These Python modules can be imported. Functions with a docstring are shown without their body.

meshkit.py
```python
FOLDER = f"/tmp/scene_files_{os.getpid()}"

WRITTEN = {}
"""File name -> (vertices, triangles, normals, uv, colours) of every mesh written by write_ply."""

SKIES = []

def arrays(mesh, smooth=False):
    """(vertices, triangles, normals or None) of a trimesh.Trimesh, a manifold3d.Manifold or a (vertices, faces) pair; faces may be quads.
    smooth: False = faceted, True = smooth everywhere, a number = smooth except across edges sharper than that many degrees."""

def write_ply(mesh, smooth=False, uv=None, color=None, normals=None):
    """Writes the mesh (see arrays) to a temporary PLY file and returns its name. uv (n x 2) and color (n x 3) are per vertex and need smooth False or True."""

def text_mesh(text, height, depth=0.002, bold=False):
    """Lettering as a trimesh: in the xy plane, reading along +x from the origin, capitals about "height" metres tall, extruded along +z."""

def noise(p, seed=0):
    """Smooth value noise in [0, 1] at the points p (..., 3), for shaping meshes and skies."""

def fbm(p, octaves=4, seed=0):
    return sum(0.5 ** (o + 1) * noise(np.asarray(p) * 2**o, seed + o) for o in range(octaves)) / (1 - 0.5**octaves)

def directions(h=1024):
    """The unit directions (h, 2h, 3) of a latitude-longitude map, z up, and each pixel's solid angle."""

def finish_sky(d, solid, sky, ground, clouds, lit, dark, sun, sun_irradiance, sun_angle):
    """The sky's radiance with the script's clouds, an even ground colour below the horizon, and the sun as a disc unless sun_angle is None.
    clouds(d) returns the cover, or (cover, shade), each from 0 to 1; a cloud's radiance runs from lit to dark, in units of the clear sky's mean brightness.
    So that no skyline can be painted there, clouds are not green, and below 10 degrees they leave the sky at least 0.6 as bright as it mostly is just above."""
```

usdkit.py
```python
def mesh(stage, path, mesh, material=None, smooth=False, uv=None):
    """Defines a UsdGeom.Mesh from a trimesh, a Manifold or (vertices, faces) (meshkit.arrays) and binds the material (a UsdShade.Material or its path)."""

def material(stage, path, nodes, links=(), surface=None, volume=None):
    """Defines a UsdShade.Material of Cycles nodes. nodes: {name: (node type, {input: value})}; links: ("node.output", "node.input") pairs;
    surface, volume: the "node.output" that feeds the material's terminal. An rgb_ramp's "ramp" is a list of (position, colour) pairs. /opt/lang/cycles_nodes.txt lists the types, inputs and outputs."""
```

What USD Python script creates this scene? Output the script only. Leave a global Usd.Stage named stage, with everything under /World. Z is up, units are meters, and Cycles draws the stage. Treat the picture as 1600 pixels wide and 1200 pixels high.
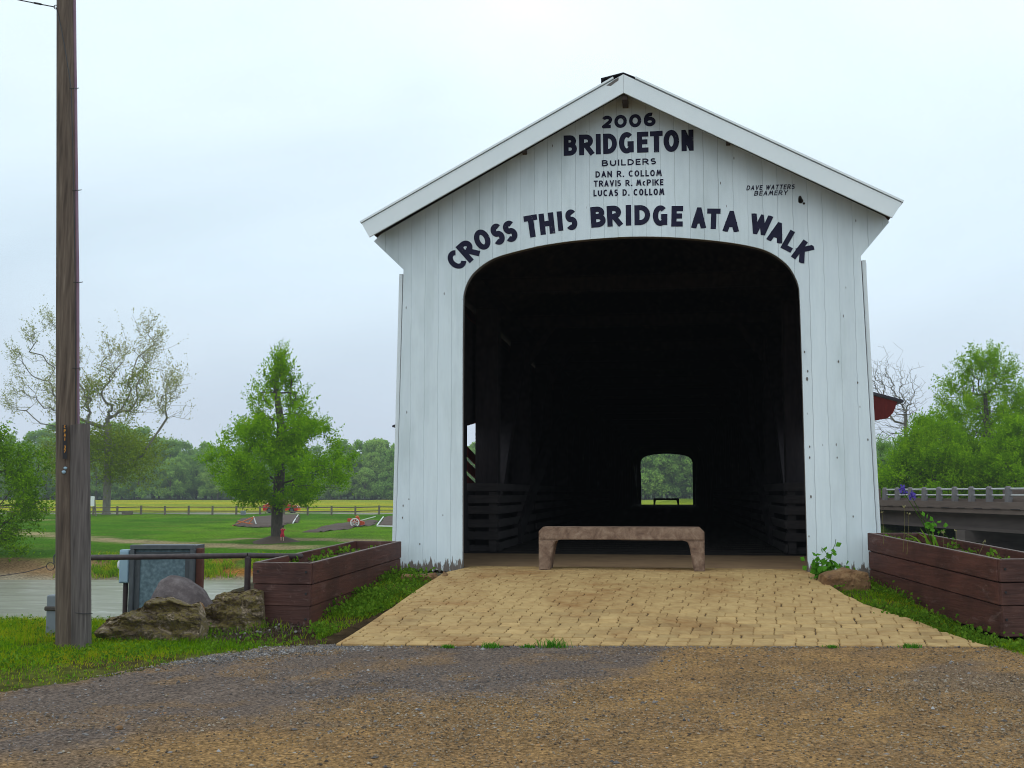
import math, random
import numpy as np, trimesh, usdkit, meshkit
import manifold3d as m3
from shapely.geometry import Polygon, LineString, Point, MultiPolygon, box as sbox
from shapely.ops import unary_union
from shapely import affinity, contains_xy
from pxr import Usd, UsdGeom, UsdLux, UsdShade, Gf, Sdf, Vt

# ------------------------------------------------------------------ camera, sky, sun, exposure
stage = Usd.Stage.CreateInMemory()
UsdGeom.SetStageUpAxis(stage, 'Z'); UsdGeom.SetStageMetersPerUnit(stage, 1.0)
world = UsdGeom.Xform.Define(stage, '/World'); stage.SetDefaultPrim(world.GetPrim())
UsdGeom.Scope.Define(stage, '/World/Looks')
FP, PIT, YAW = 1707.0, .0993, .146              # focal length in pixels of a 1600 wide picture, pitch up, yaw left of the bridge axis
CAM = np.array([.529, -13.253, .922])
cam = UsdGeom.Camera.Define(stage, '/World/camera')
cam.CreateHorizontalApertureAttr(36.0); cam.CreateVerticalApertureAttr(27.0)
cam.CreateFocalLengthAttr(FP / 1600 * 36.0); cam.CreateClippingRangeAttr(Gf.Vec2f(.1, 6000))
cam.CreateExposureAttr(0.0)
cam.AddTransformOp().Set(Gf.Matrix4d().SetRotate(Gf.Rotation(Gf.Vec3d(1, 0, 0), 90 + math.degrees(PIT)) * Gf.Rotation(Gf.Vec3d(0, 0, 1), math.degrees(YAW)))
                         * Gf.Matrix4d().SetTranslate(Gf.Vec3d(*CAM)))
SUN_EL, SUN_AZ = math.radians(52), math.radians(215)      # overcast: a very broad, weak sun from behind the camera
sundir = np.array([math.sin(SUN_AZ) * math.cos(SUN_EL), math.cos(SUN_AZ) * math.cos(SUN_EL), math.sin(SUN_EL)])
sun = UsdLux.DistantLight.Define(stage, '/World/sun')
sun.CreateIntensityAttr(.12); sun.CreateAngleAttr(40.0); sun.CreateColorAttr(Gf.Vec3f(1, .97, .92))
sun.GetPrim().CreateAttribute('inputs:normalize', Sdf.ValueTypeNames.Bool).Set(True)
sun.AddRotateZOp().Set(-math.degrees(SUN_AZ)); sun.AddRotateXOp().Set(-(90 - math.degrees(SUN_EL)))
sky = UsdLux.DomeLight.Define(stage, '/World/sky')
sky_mat = usdkit.material(stage, '/World/Looks/overcast_sky', {
    'sky': ('sky_texture', {'sky_type': 'single_scattering', 'sun_disc': False, 'sun_elevation': SUN_EL, 'sun_rotation': SUN_AZ, 'aerosol_density': 1.5}),
    'tc': ('texture_coordinate', {}), 'sep': ('separate_xyz', {}),
    'grad': ('rgb_ramp', {'ramp': [(0, (5.6, 6.35, 7.5)), (.06, (6.0, 6.9, 8.05)), (.2, (7.3, 8.8, 9.9)), (.42, (9.4, 10.9, 11.5)), (1, (8.8, 10.2, 10.9))]}),
    'map': ('mapping', {'scale': (1.1, 1.1, 2.6)}),
    'n': ('noise_texture', {'scale': 1.3, 'detail': 5, 'roughness': .5, 'distortion': .4}),
    'nr': ('rgb_ramp', {'ramp': [(0.3, (.84, .86, .89)), (.7, (1.12, 1.11, 1.1))]}),
    'cl': ('mix_color', {'blend_type': 'multiply', 'fac': 1.0, 'use_clamp': False}),
    'mx': ('mix_color', {'blend_type': 'mix', 'fac': .96, 'use_clamp': False}),
    'bg': ('background_shader', {'strength': .1})},
    [('tc.generated', 'sep.vector'), ('sep.z', 'grad.fac'), ('tc.generated', 'map.vector'), ('map.vector', 'n.vector'), ('n.fac', 'nr.fac'),
     ('grad.color', 'cl.a'), ('nr.color', 'cl.b'), ('sky.color', 'mx.a'), ('cl.result', 'mx.b'), ('mx.result', 'bg.color')], surface='bg.background')
UsdShade.MaterialBindingAPI.Apply(sky.GetPrim()).Bind(sky_mat)
sky.GetPrim().SetCustomDataByKey('kind', 'structure'); sky.GetPrim().SetCustomDataByKey('label', 'pale overcast sky'); sky.GetPrim().SetCustomDataByKey('category', 'sky')

# ------------------------------------------------------------------ view geometry: a pixel of the photograph to a point of the place
FW = np.array([-math.sin(YAW), math.cos(YAW), 0]); RT = np.array([math.cos(YAW), math.sin(YAW), 0]); UP = np.array([0, 0, 1.0])
def ray(px, py):
    u, v = (px - 800) / FP, (600 - py) / FP
    return u * RT + (math.cos(PIT) - v * math.sin(PIT)) * FW + (math.sin(PIT) + v * math.cos(PIT)) * UP
def at(px, py, D): r = ray(px, py); return CAM + r * D / (r @ FW)
def aty(px, py, y): r = ray(px, py); return CAM + r * (y - CAM[1]) / r[1]
def LD(l, D): return CAM[:2] + RT[:2] * l + FW[:2] * D
def depth(x, y): return (np.asarray(x) - CAM[0]) * FW[0] + (np.asarray(y) - CAM[1]) * FW[1]
def side(x, y): return (np.asarray(x) - CAM[0]) * RT[0] + (np.asarray(y) - CAM[1]) * RT[1]
def sstep(a, b, x): t = np.clip((np.asarray(x, float) - a) / (b - a), 0, 1); return t * t * (3 - 2 * t)

def ramp_z(D):
    t = np.clip((12.75 - np.asarray(D, float)) / 3.2, 0, 1)
    return -.38 * (t * .75 + .25 * t * t * (3 - 2 * t))
FAR = np.array([(0, -5), (58, -4.9), (62, -4.25), (63.5, -3.95), (67, -3.05), (69, -2.85), (78, -2.5), (100, -2.0), (125, -1.57), (136, -1.46), (330, -1.2), (420, -1.0), (900, 6), (3000, 20)])
def ground_z(x, y):
    x, y = np.asarray(x, float), np.asarray(y, float)
    D, l = depth(x, y), side(x, y)
    near = np.where(D > 9.55, ramp_z(D) - .05, -.40 - .016 * np.clip(9.55 - D, 0, 6))
    near = near - .05 * sstep(2.5, 4, np.abs(x)) * (D > 9.5) * sstep(9.5, 11, D)
    edge = 10.75 + 5.05 * sstep(-3.6, -2.2, l) - 2.2 * sstep(3.2, 4.6, l)
    n = meshkit.fbm(np.stack([x * .35, y * .35, 0 * x], -1), 3, 3) - .5
    k = sstep(0, 9 - 5.0 * sstep(-2.4, -3.4, l), D - edge + .7 * n * (np.abs(x) > 3.3))
    z = near * (1 - k) - 5 * k
    far = np.interp(D, FAR[:, 0], FAR[:, 1]) + .25 * n * sstep(64, 72, D) * (D < 400)
    bank = sstep(14, 19, l) * sstep(60, 72, D) * (1 - sstep(120, 170, D))
    far = far * (1 - bank) + .3 * bank
    z = np.maximum(z, far)
    hump = sstep(14, 5, np.abs(x)) * sstep(70.5, 74.5, y) * (1 - sstep(95, 150, y))
    return z * (1 - hump) + np.maximum(z, -.06 - .004 * np.clip(y - 76, 0, 80)) * hump
def gz(x, y): return float(ground_z(np.array([x]), np.array([y]))[0])
def at_ground(px, py, lo=5, hi=900):
    D = np.geomspace(lo, hi, 3000); r = ray(px, py); p = CAM + r[None] * (D / (r @ FW))[:, None]
    below = np.nonzero(p[:, 2] <= ground_z(p[:, 0], p[:, 1]))[0]
    return p[below[0]] if len(below) else p[-1]

# ------------------------------------------------------------------ bookkeeping
used = {}; PER_PIECE = {}
def numbered(parent, name):
    k = parent + '/' + name; n = used.get(k, 0); used[k] = n + 1
    return k if n == 0 else f'{k}_{n:03d}'
def tag(prim, label=None, cat=None, group=None, kind=None):
    p = prim.GetPrim() if hasattr(prim, 'GetPrim') else prim
    for a, b in (('label', label), ('category', cat), ('group', group), ('kind', kind)):
        if b: p.SetCustomDataByKey(a, b)
    return p
def path(p): return '/World' if p is None else str((p.GetPrim() if hasattr(p, 'GetPrim') else p).GetPath())
def obj(name, mesh, mat, parent=None, smooth=False, label=None):
    if isinstance(mesh, list): mesh = trimesh.util.concatenate(mesh)
    m = usdkit.mesh(stage, numbered(path(parent), name), mesh, mat, smooth)
    nv, nf = (len(mesh.vertices), len(mesh.faces)) if hasattr(mesh, 'vertices') else (1, 1)
    if not smooth and str(mat.GetPath()) in PER_PIECE:
        per = PER_PIECE[str(mat.GetPath())] or (4 if nf * 2 == nv else 5 if nf * 5 == nv * 3 else 0)
        if per: scatter_prim(m, 'tint', np.repeat(np.random.default_rng(nv).uniform(0, 1, (nv // per, 1)), per, 0) * np.ones((1, 3)))
    if label: tag(m, label)
    return m
def thing(name, label, cat, loc=(0, 0, 0), rotz=0, group=None, kind=None):
    x = UsdGeom.Xform.Define(stage, numbered('/World', name))
    x.AddTranslateOp().Set(Gf.Vec3d(*map(float, loc))); x.AddRotateZOp().Set(math.degrees(rotz))
    tag(x, label, cat, group, kind); return x
def dup(src, loc, rotz, label, cat, group=None, scale=1.0):
    x = UsdGeom.Xform.Define(stage, numbered('/World', src.GetPrim().GetName().rstrip('0123456789').rstrip('_')))
    x.AddTranslateOp().Set(Gf.Vec3d(*map(float, loc))); x.AddRotateZOp().Set(math.degrees(rotz))
    if scale != 1.0: x.AddScaleOp().Set(Gf.Vec3f(scale, scale, scale))
    x.GetPrim().GetReferences().AddInternalReference(src.GetPath()); x.GetPrim().SetInstanceable(True)
    tag(x, label, cat, group); return x
def scatter_prim(prim, name, arr, kind='color3f'):
    UsdGeom.PrimvarsAPI(prim).CreatePrimvar(name, Sdf.ValueTypeNames.Color3fArray, 'vertex').Set(Vt.Vec3fArray.FromNumpy(np.asarray(arr, np.float32)))

# ------------------------------------------------------------------ materials
def surf(name, stops, scale=6, detail=6, stretch=(1, 1, 1), rough=.7, bump=0, bscale=None, bstretch=None, vary=0.0, spec=.4, metallic=0.0, distortion=0.0, roughness=.6, extra=None, tint=None, bdist=.02, world_pos=False):
    """a noise-driven colour ramp, a relief of its own, and a little change of tone from one piece to the next"""
    src = 'geo.position' if world_pos else 'tc.object'
    nodes = {'tc': ('texture_coordinate', {}), 'geo': ('geometry', {}), 'map': ('mapping', {'scale': stretch}), 'n': ('noise_texture', {'scale': scale, 'detail': detail, 'roughness': roughness, 'distortion': distortion}),
             'r': ('rgb_ramp', {'ramp': stops}), 'p': ('principled_bsdf', {'roughness': rough, 'specular_ior_level': spec, 'metallic': metallic})}
    links = [(src, 'map.vector'), ('map.vector', 'n.vector'), ('n.fac', 'r.fac')]
    col = 'r.color'
    if vary:
        nodes['oi'] = ('object_info', {}); nodes['mr'] = ('map_range', {'from_min': 0, 'from_max': 1, 'to_min': 1 - vary, 'to_max': 1 + vary})
        nodes['cc'] = ('combine_color', {}); nodes['mul'] = ('mix_color', {'blend_type': 'multiply', 'fac': 1.0, 'use_clamp': False})
        links += [('oi.random', 'mr.value'), ('mr.result', 'cc.r'), ('mr.result', 'cc.g'), ('mr.result', 'cc.b'), (col, 'mul.a'), ('cc.color', 'mul.b')]
        # shift the grain too
        nodes['sh'] = ('vector_math', {'math_type': 'add'}); nodes['sc'] = ('math', {'math_type': 'multiply', 'value2': 37.0}); nodes['cx'] = ('combine_xyz', {})
        links += [('oi.random', 'sc.value1'), ('sc.value', 'cx.x'), ('sc.value', 'cx.y'), ('sc.value', 'cx.z'), (src, 'sh.vector1'), ('cx.vector', 'sh.vector2')]
        links = [x for x in links if x != (src, 'map.vector')] + [('sh.vector', 'map.vector')]
        col = 'mul.result'
    if extra: col = extra(nodes, links, col)
    links.append((col, 'p.base_color'))
    if bump:
        nodes['bm'] = ('mapping', {'scale': bstretch or stretch}); nodes['bn'] = ('noise_texture', {'scale': bscale or scale * 3, 'detail': 5, 'roughness': .65})
        nodes['b'] = ('bump', {'strength': bump, 'distance': bdist})
        links += [(src, 'bm.vector'), ('bm.vector', 'bn.vector'), ('bn.fac', 'b.height'), ('b.normal', 'p.normal')]
    return usdkit.material(stage, '/World/Looks/' + name, nodes, links, surface='p.BSDF')

def leafy(name, stops, scale=.5, trans=.45, island=.45):
    PER_PIECE['/World/Looks/' + name] = 0
    return usdkit.material(stage, '/World/Looks/' + name, {
        'geo': ('geometry', {}), 'at': ('attribute', {'attribute': 'tint'}), 'n': ('noise_texture', {'scale': scale, 'detail': 4, 'roughness': .6}), 'r': ('rgb_ramp', {'ramp': stops}),
        'mf': ('mix_float', {'fac': island, 'use_clamp': True}),
        'd': ('principled_bsdf', {'roughness': .8, 'specular_ior_level': .0}), 't': ('translucent_bsdf', {}), 'm': ('mix_closure', {'fac': trans})},
        [('geo.position', 'n.vector'), ('n.fac', 'mf.a'), ('at.fac', 'mf.b'), ('mf.result', 'r.fac'), ('r.color', 'd.base_color'), ('r.color', 't.color'), ('d.BSDF', 'm.closure1'), ('t.BSDF', 'm.closure2')], surface='m.closure')

def board_wear(nodes, links, col):
    """chips along the board feet, small knots and rust specks: bare wood under the paint"""
    nodes.update({'wp': ('separate_xyz', {}), 'wm': ('mapping', {'scale': (26, 26, 3.2)}), 'wn': ('noise_texture', {'scale': 1, 'detail': 4, 'roughness': .7}),
                  'foot': ('map_range', {'from_min': .02, 'from_max': .2, 'to_min': .34, 'to_max': -.04, 'clamp': True}),
                  'add': ('math', {'math_type': 'add'}), 'gt': ('map_range', {'from_min': .70, 'from_max': .74, 'to_min': 0, 'to_max': 1, 'clamp': True}),
                  'wc': ('rgb_ramp', {'ramp': [(0, (.09, .075, .065)), (1, (.22, .18, .155))]}), 'wx': ('mix_color', {'use_clamp': False}),
                  'sm': ('mapping', {'scale': (7, 7, 2.2)}), 'sv': ('voronoi_texture', {'scale': 1.0, 'randomness': 1.0}), 'sg': ('map_range', {'from_min': .028, 'from_max': .05, 'to_min': 1, 'to_max': 0, 'clamp': True}),
                  'sx': ('mix_color', {'b': (.13, .12, .12), 'use_clamp': False}), 'ms': ('mapping', {'scale': (1.3, 1.3, .35)}), 'mn': ('noise_texture', {'scale': 1.2, 'detail': 5, 'roughness': .65}),
                  'mrp': ('rgb_ramp', {'ramp': [(.3, (.80, .82, .80)), (.5, (.98, .985, .98)), (.72, (1.03, 1.03, 1.03))]}), 'mm': ('mix_color', {'blend_type': 'multiply', 'fac': 1.0, 'use_clamp': False})})
    links += [('geo.position', 'wp.vector'), ('geo.position', 'wm.vector'), ('wm.vector', 'wn.vector'), ('wp.z', 'foot.value'), ('foot.result', 'add.value1'), ('wn.fac', 'add.value2'), ('add.value', 'gt.value'), ('wn.fac', 'wc.fac'),
              ('geo.position', 'sm.vector'), ('sm.vector', 'sv.vector'), ('sv.distance', 'sg.value'), ('sg.result', 'sx.fac'), (col, 'mm.a'), ('geo.position', 'ms.vector'), ('ms.vector', 'mn.vector'), ('mn.fac', 'mrp.fac'), ('mrp.color', 'mm.b'), ('mm.result', 'sx.a'),
              ('gt.result', 'wx.fac'), ('sx.result', 'wx.a'), ('wc.color', 'wx.b')]
    return 'wx.result'

def paint_wear(nodes, links, col):
    nodes.update({'wn': ('noise_texture', {'scale': 16, 'detail': 5, 'roughness': .7}), 'gt': ('map_range', {'from_min': .66, 'from_max': .72, 'to_min': 0, 'to_max': .75, 'clamp': True}), 'wx': ('mix_color', {'b': (.3, .3, .32), 'use_clamp': False})})
    links += [('geo.position', 'wn.vector'), ('wn.fac', 'gt.value'), ('gt.result', 'wx.fac'), (col, 'wx.a')]
    return 'wx.result'

M = {}
M['white_boards'] = surf('white_painted_boards', [(.25, (.665, .74, .785)), (.6, (.715, .79, .83)), (1, (.76, .825, .855))], scale=3, stretch=(7, 7, .5), rough=.55, bump=.25, bscale=6, bstretch=(14, 14, .6), vary=.035, extra=board_wear, bdist=.004)
M['white_trim'] = surf('white_painted_trim', [(.25, (.72, .775, .795)), (.7, (.775, .82, .835))], scale=4, rough=.5, bump=.15, bscale=20, extra=paint_wear and None, bdist=.004)
M['bare_wood'] = surf('bare_grey_wood', [(.2, (.10, .09, .085)), (.8, (.20, .18, .165))], scale=5, stretch=(6, 6, .6), rough=.85, bump=.3)
M['letter'] = surf('navy_lettering', [(.3, (.010, .010, .030)), (.8, (.022, .020, .052))], scale=12, rough=.6, spec=.15, extra=paint_wear)
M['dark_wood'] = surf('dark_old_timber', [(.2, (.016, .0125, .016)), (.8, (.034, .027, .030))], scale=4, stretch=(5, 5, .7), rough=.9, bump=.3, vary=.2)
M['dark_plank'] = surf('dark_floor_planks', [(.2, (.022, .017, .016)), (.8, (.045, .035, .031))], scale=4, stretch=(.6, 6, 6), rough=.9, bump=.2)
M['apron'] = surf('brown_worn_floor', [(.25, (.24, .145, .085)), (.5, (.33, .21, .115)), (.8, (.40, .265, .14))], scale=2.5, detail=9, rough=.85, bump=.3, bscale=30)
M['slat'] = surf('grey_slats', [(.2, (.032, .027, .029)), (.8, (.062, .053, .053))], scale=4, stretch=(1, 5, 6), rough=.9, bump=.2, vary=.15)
M['barn_red'] = surf('barn_red_boards', [(.2, (.11, .010, .009)), (.8, (.19, .022, .016))], scale=4, stretch=(5, 5, .6), rough=.75, bump=.2, vary=.08)
M['roof_metal'] = surf('dark_roof_metal', [(.3, (.045, .04, .05)), (.8, (.075, .068, .08))], scale=3, rough=.5, metallic=.3)
M['soffit'] = surf('soffit_boards', [(.3, (.05, .035, .03)), (.8, (.09, .065, .055))], scale=4, rough=.9)
def scuffs(nodes, links, col):
    """sun-bleached scrapes and dark damp stains on old planks"""
    nodes.update({'sm': ('mapping', {'scale': (3, 1.3, 5)}), 'sn': ('noise_texture', {'scale': 1.6, 'detail': 9, 'roughness': .75, 'distortion': .8}), 'sf': ('map_range', {'from_min': .57, 'from_max': .70, 'to_min': 0, 'to_max': .7, 'clamp': True}), 'sx': ('mix_color', {'b': (.17, .10, .088), 'use_clamp': False}),
                  'dn': ('noise_texture', {'scale': 2.3, 'detail': 6, 'roughness': .6}), 'dr': ('rgb_ramp', {'ramp': [(.35, (.55, .5, .5)), (.55, (1, 1, 1))]}), 'dx': ('mix_color', {'blend_type': 'multiply', 'fac': 1.0, 'use_clamp': False})})
    links += [('geo.position', 'sm.vector'), ('sm.vector', 'sn.vector'), ('sn.fac', 'sf.value'), ('sf.result', 'sx.fac'), ('geo.position', 'dn.vector'), ('dn.fac', 'dr.fac'), (col, 'dx.a'), ('dr.color', 'dx.b'), ('dx.result', 'sx.a')]
    return 'sx.result'
M['planter'] = surf('planter_planks', [(.15, (.036, .0115, .009)), (.5, (.080, .0245, .0165)), (.85, (.13, .050, .037))], scale=3.2, detail=8, stretch=(7, .7, 9), rough=.62, bump=.3, bstretch=(12, 1.2, 16), bscale=3, vary=.14, distortion=.6, extra=scuffs)
M['planter_end'] = surf('planter_end_planks', [(.15, (.038, .013, .0105)), (.5, (.082, .029, .021)), (.85, (.14, .064, .05))], scale=3.2, detail=8, stretch=(.8, 7, 9), rough=.62, bump=.3, bscale=3, bstretch=(1.2, 12, 16), vary=.16, distortion=.6, extra=scuffs)
M['weathered_top'] = surf('weathered_plank_rims', [(.2, (.13, .10, .09)), (.8, (.28, .22, .2))], scale=10, rough=.9)
M['pole'] = surf('weathered_pole', [(.2, (.028, .019, .014)), (.42, (.085, .059, .044)), (.6, (.138, .10, .074)), (.8, (.23, .18, .14))], scale=2.2, detail=9, stretch=(16, 16, .9), rough=.85, bump=.7, bstretch=(26, 26, .8), bscale=2, distortion=.3)
M['stub'] = surf('grey_pole_stub', [(.2, (.03, .024, .023)), (.42, (.088, .072, .067)), (.6, (.135, .113, .104)), (.8, (.22, .19, .175))], scale=2.2, detail=9, stretch=(18, 18, .8), rough=.88, bump=.7, bstretch=(26, 26, .8), bscale=2, distortion=.3)
M['conduit'] = surf('purple_grey_conduit', [(.3, (.18, .10, .15)), (.8, (.26, .16, .2))], scale=6, rough=.4)
M['black'] = surf('black_steel', [(.3, (.012, .011, .012)), (.8, (.03, .026, .028))], scale=6, rough=.45)
M['tagblack'] = surf('black_tag', [(.3, (.01, .008, .01)), (.8, (.018, .014, .016))], scale=6, rough=.4)
M['tagorange'] = surf('orange_numbers', [(.3, (.55, .22, .02)), (.8, (.65, .3, .04))], scale=6, rough=.5)
M['pipe'] = surf('rusty_dark_pipe', [(.3, (.028, .018, .019)), (.7, (.06, .04, .04))], scale=20, rough=.45, bump=.1)
M['galv'] = surf('galvanised_steel', [(.3, (.085, .125, .15)), (.5, (.125, .185, .215)), (.75, (.20, .275, .31))], scale=26, detail=3, rough=.5, metallic=.2, roughness=.5)
M['galv_frame'] = surf('galvanised_frame', [(.3, (.065, .07, .078)), (.8, (.115, .125, .135))], scale=9, rough=.5, metallic=.2)
M['boxgrey'] = surf('pale_blue_grey_box', [(.3, (.25, .36, .44)), (.8, (.31, .43, .50))], scale=5, rough=.4)
M['rust'] = surf('rust_brown_post', [(.3, (.085, .03, .02)), (.8, (.15, .055, .035))], scale=12, rough=.8)
M['grey_plastic'] = surf('grey_pedestal', [(.3, (.15, .17, .19)), (.8, (.2, .22, .24))], scale=7, rough=.6)
M['white'] = surf('white_enamel', [(.3, (.74, .75, .74)), (.8, (.8, .8, .78))], scale=8, rough=.5)
M['boulder'] = surf('grey_boulder', [(.25, (.06, .046, .047)), (.5, (.11, .086, .086)), (.72, (.20, .165, .162))], scale=9, detail=9, rough=.85, bump=.6, bscale=26, roughness=.72)
M['mossrock'] = surf('mossy_sandstone', [(.32, (.026, .019, .014)), (.42, (.135, .092, .056)), (.485, (.18, .135, .032)), (.53, (.12, .088, .06)), (.59, (.32, .235, .15)), (.7, (.52, .42, .31))], scale=6, detail=10, stretch=(1, 1, 1.8), rough=.9, bump=1.0, bscale=18, distortion=.7, roughness=.7, bdist=.03)
M['orangerock'] = surf('orange_slab', [(.25, (.085, .042, .022)), (.5, (.20, .105, .045)), (.75, (.33, .21, .10))], scale=7, detail=7, rough=.9, bump=.6, bscale=20)
M['mulch'] = surf('mulch', [(.25, (.035, .022, .017)), (.5, (.085, .056, .042)), (.8, (.15, .105, .08))], scale=30, detail=7, rough=.95, bump=.8, bscale=40)
M['bench'] = surf('red_brown_concrete', [(.28, (.075, .042, .030)), (.45, (.185, .112, .076)), (.58, (.275, .182, .126)), (.78, (.40, .30, .225))], scale=7.5, detail=9, rough=.85, bump=.4, bscale=40, roughness=.72, distortion=.5)
M['concrete'] = surf('old_concrete', [(.25, (.085, .06, .048)), (.7, (.15, .112, .092))], scale=.8, stretch=(1, .3, 3), detail=8, rough=.9)
M['concrete_pale'] = surf('pale_concrete', [(.25, (.12, .112, .115)), (.7, (.19, .18, .18))], scale=1.2, detail=8, rough=.9)
M['rail_white'] = surf('pale_pipe', [(.3, (.38, .39, .38)), (.8, (.5, .51, .5))], scale=3, rough=.5)
M['girder'] = surf('stained_girder', [(.25, (.07, .054, .048)), (.7, (.115, .094, .086))], scale=.6, stretch=(1, .3, 2.5), detail=8, rough=.9)
M['bark'] = surf('bark', [(.25, (.035, .028, .024)), (.7, (.10, .082, .068))], scale=4, stretch=(4, 4, .8), detail=7, rough=.95, bump=.7)
M['palebark'] = surf('pale_bark', [(.25, (.11, .098, .082)), (.7, (.22, .20, .165))], scale=2, stretch=(2, 2, .8), detail=7, rough=.95, bump=.4)
M['leaf_green'] = leafy('fresh_green_leaves', [(.15, (.034, .085, .002)), (.45, (.15, .32, .003)), (.8, (.35, .56, .006))], scale=.75, island=.28)  # dark and light clumps: crown shade painted into the leaf colour
M['leaf_right'] = leafy('spring_green_leaves', [(.15, (.04, .10, .003)), (.45, (.15, .31, .005)), (.8, (.36, .56, .010))], scale=.5, island=.28)  # clump shade painted into the colour here as well
M['leaf_syc'] = leafy('young_sycamore_leaves', [(.2, (.22, .23, .09)), (.6, (.36, .37, .15)), (.9, (.5, .5, .25))], scale=.3)
M['leaf_yellow'] = leafy('yellow_green_leaves', [(.2, (.10, .15, .008)), (.6, (.20, .27, .014)), (.9, (.29, .35, .03))], scale=.3)
M['leaf_far'] = leafy('woodland_leaves', [(.2, (.10, .21, .06)), (.42, (.17, .31, .07)), (.6, (.26, .40, .08)), (.85, (.40, .50, .10))], scale=.05, island=.25)  # distance haze put into the colour: paler, bluer than the near leaves
M['leaf_left'] = leafy('bank_tree_leaves', [(.2, (.035, .085, .002)), (.5, (.11, .23, .003)), (.8, (.23, .40, .006))], scale=.5)
M['leaf_weed'] = leafy('weed_leaves', [(.2, (.05, .11, .012)), (.5, (.10, .20, .016)), (.8, (.18, .30, .03))], scale=5)
M['leaf_vine'] = leafy('vine_leaves', [(.2, (.03, .12, .01)), (.5, (.065, .22, .016)), (.8, (.12, .32, .03))], scale=8)
M['grass'] = leafy('grass_blades', [(.15, (.06, .13, .006)), (.38, (.10, .23, .006)), (.52, (.20, .33, .009)), (.64, (.34, .34, .015)), (.8, (.42, .26, .04))], scale=1.3, island=.25)
M['grass_green'] = leafy('green_grass_blades', [(.2, (.055, .12, .008)), (.5, (.11, .22, .010)), (.8, (.20, .31, .02))], scale=2.5, island=.4)
M['iris'] = leafy('iris_petals', [(.3, (.09, .06, .34)), (.8, (.17, .12, .48))], scale=20)
M['drystem'] = leafy('dry_stems', [(.3, (.22, .2, .08)), (.8, (.4, .36, .2))], scale=10)
M['carred'] = surf('red_car_paint', [(.3, (.48, .012, .016)), (.8, (.55, .018, .022))], scale=3, rough=.25)
M['carglass'] = surf('dark_car_glass', [(.3, (.03, .03, .035)), (.8, (.05, .05, .055))], scale=3, rough=.1)
M['tyre'] = surf('tyre_rubber', [(.3, (.015, .015, .015)), (.8, (.03, .03, .03))], scale=5, rough=.9)
M['farmred'] = surf('faded_farm_red', [(.3, (.40, .04, .018)), (.8, (.55, .08, .03))], scale=4, rough=.6)
M['orange'] = surf('orange_paint', [(.3, (.5, .12, .03)), (.8, (.6, .18, .05))], scale=4, rough=.6)
M['fence'] = surf('grey_brown_fence', [(.3, (.11, .09, .07)), (.8, (.19, .16, .125))], scale=3, rough=.95)
M['skin'] = surf('skin', [(.3, (.5, .3, .21)), (.8, (.58, .36, .26))], scale=6, rough=.6)
M['cloth'] = surf('red_cloth', [(.3, (.42, .015, .035)), (.8, (.5, .025, .05))], scale=9, rough=.9)
M['hair'] = surf('dark_hair', [(.3, (.02, .013, .01)), (.8, (.04, .026, .02))], scale=9, rough=.7)
M['stone_pale'] = surf('pale_pebbles', [(.2, (.11, .098, .095)), (.5, (.20, .185, .175)), (.8, (.36, .335, .315))], scale=9, detail=2, rough=.9)
M['chip'] = surf('orange_wood_chip', [(.3, (.42, .19, .06)), (.8, (.55, .29, .11))], scale=30, rough=.85, vary=.25)

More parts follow.
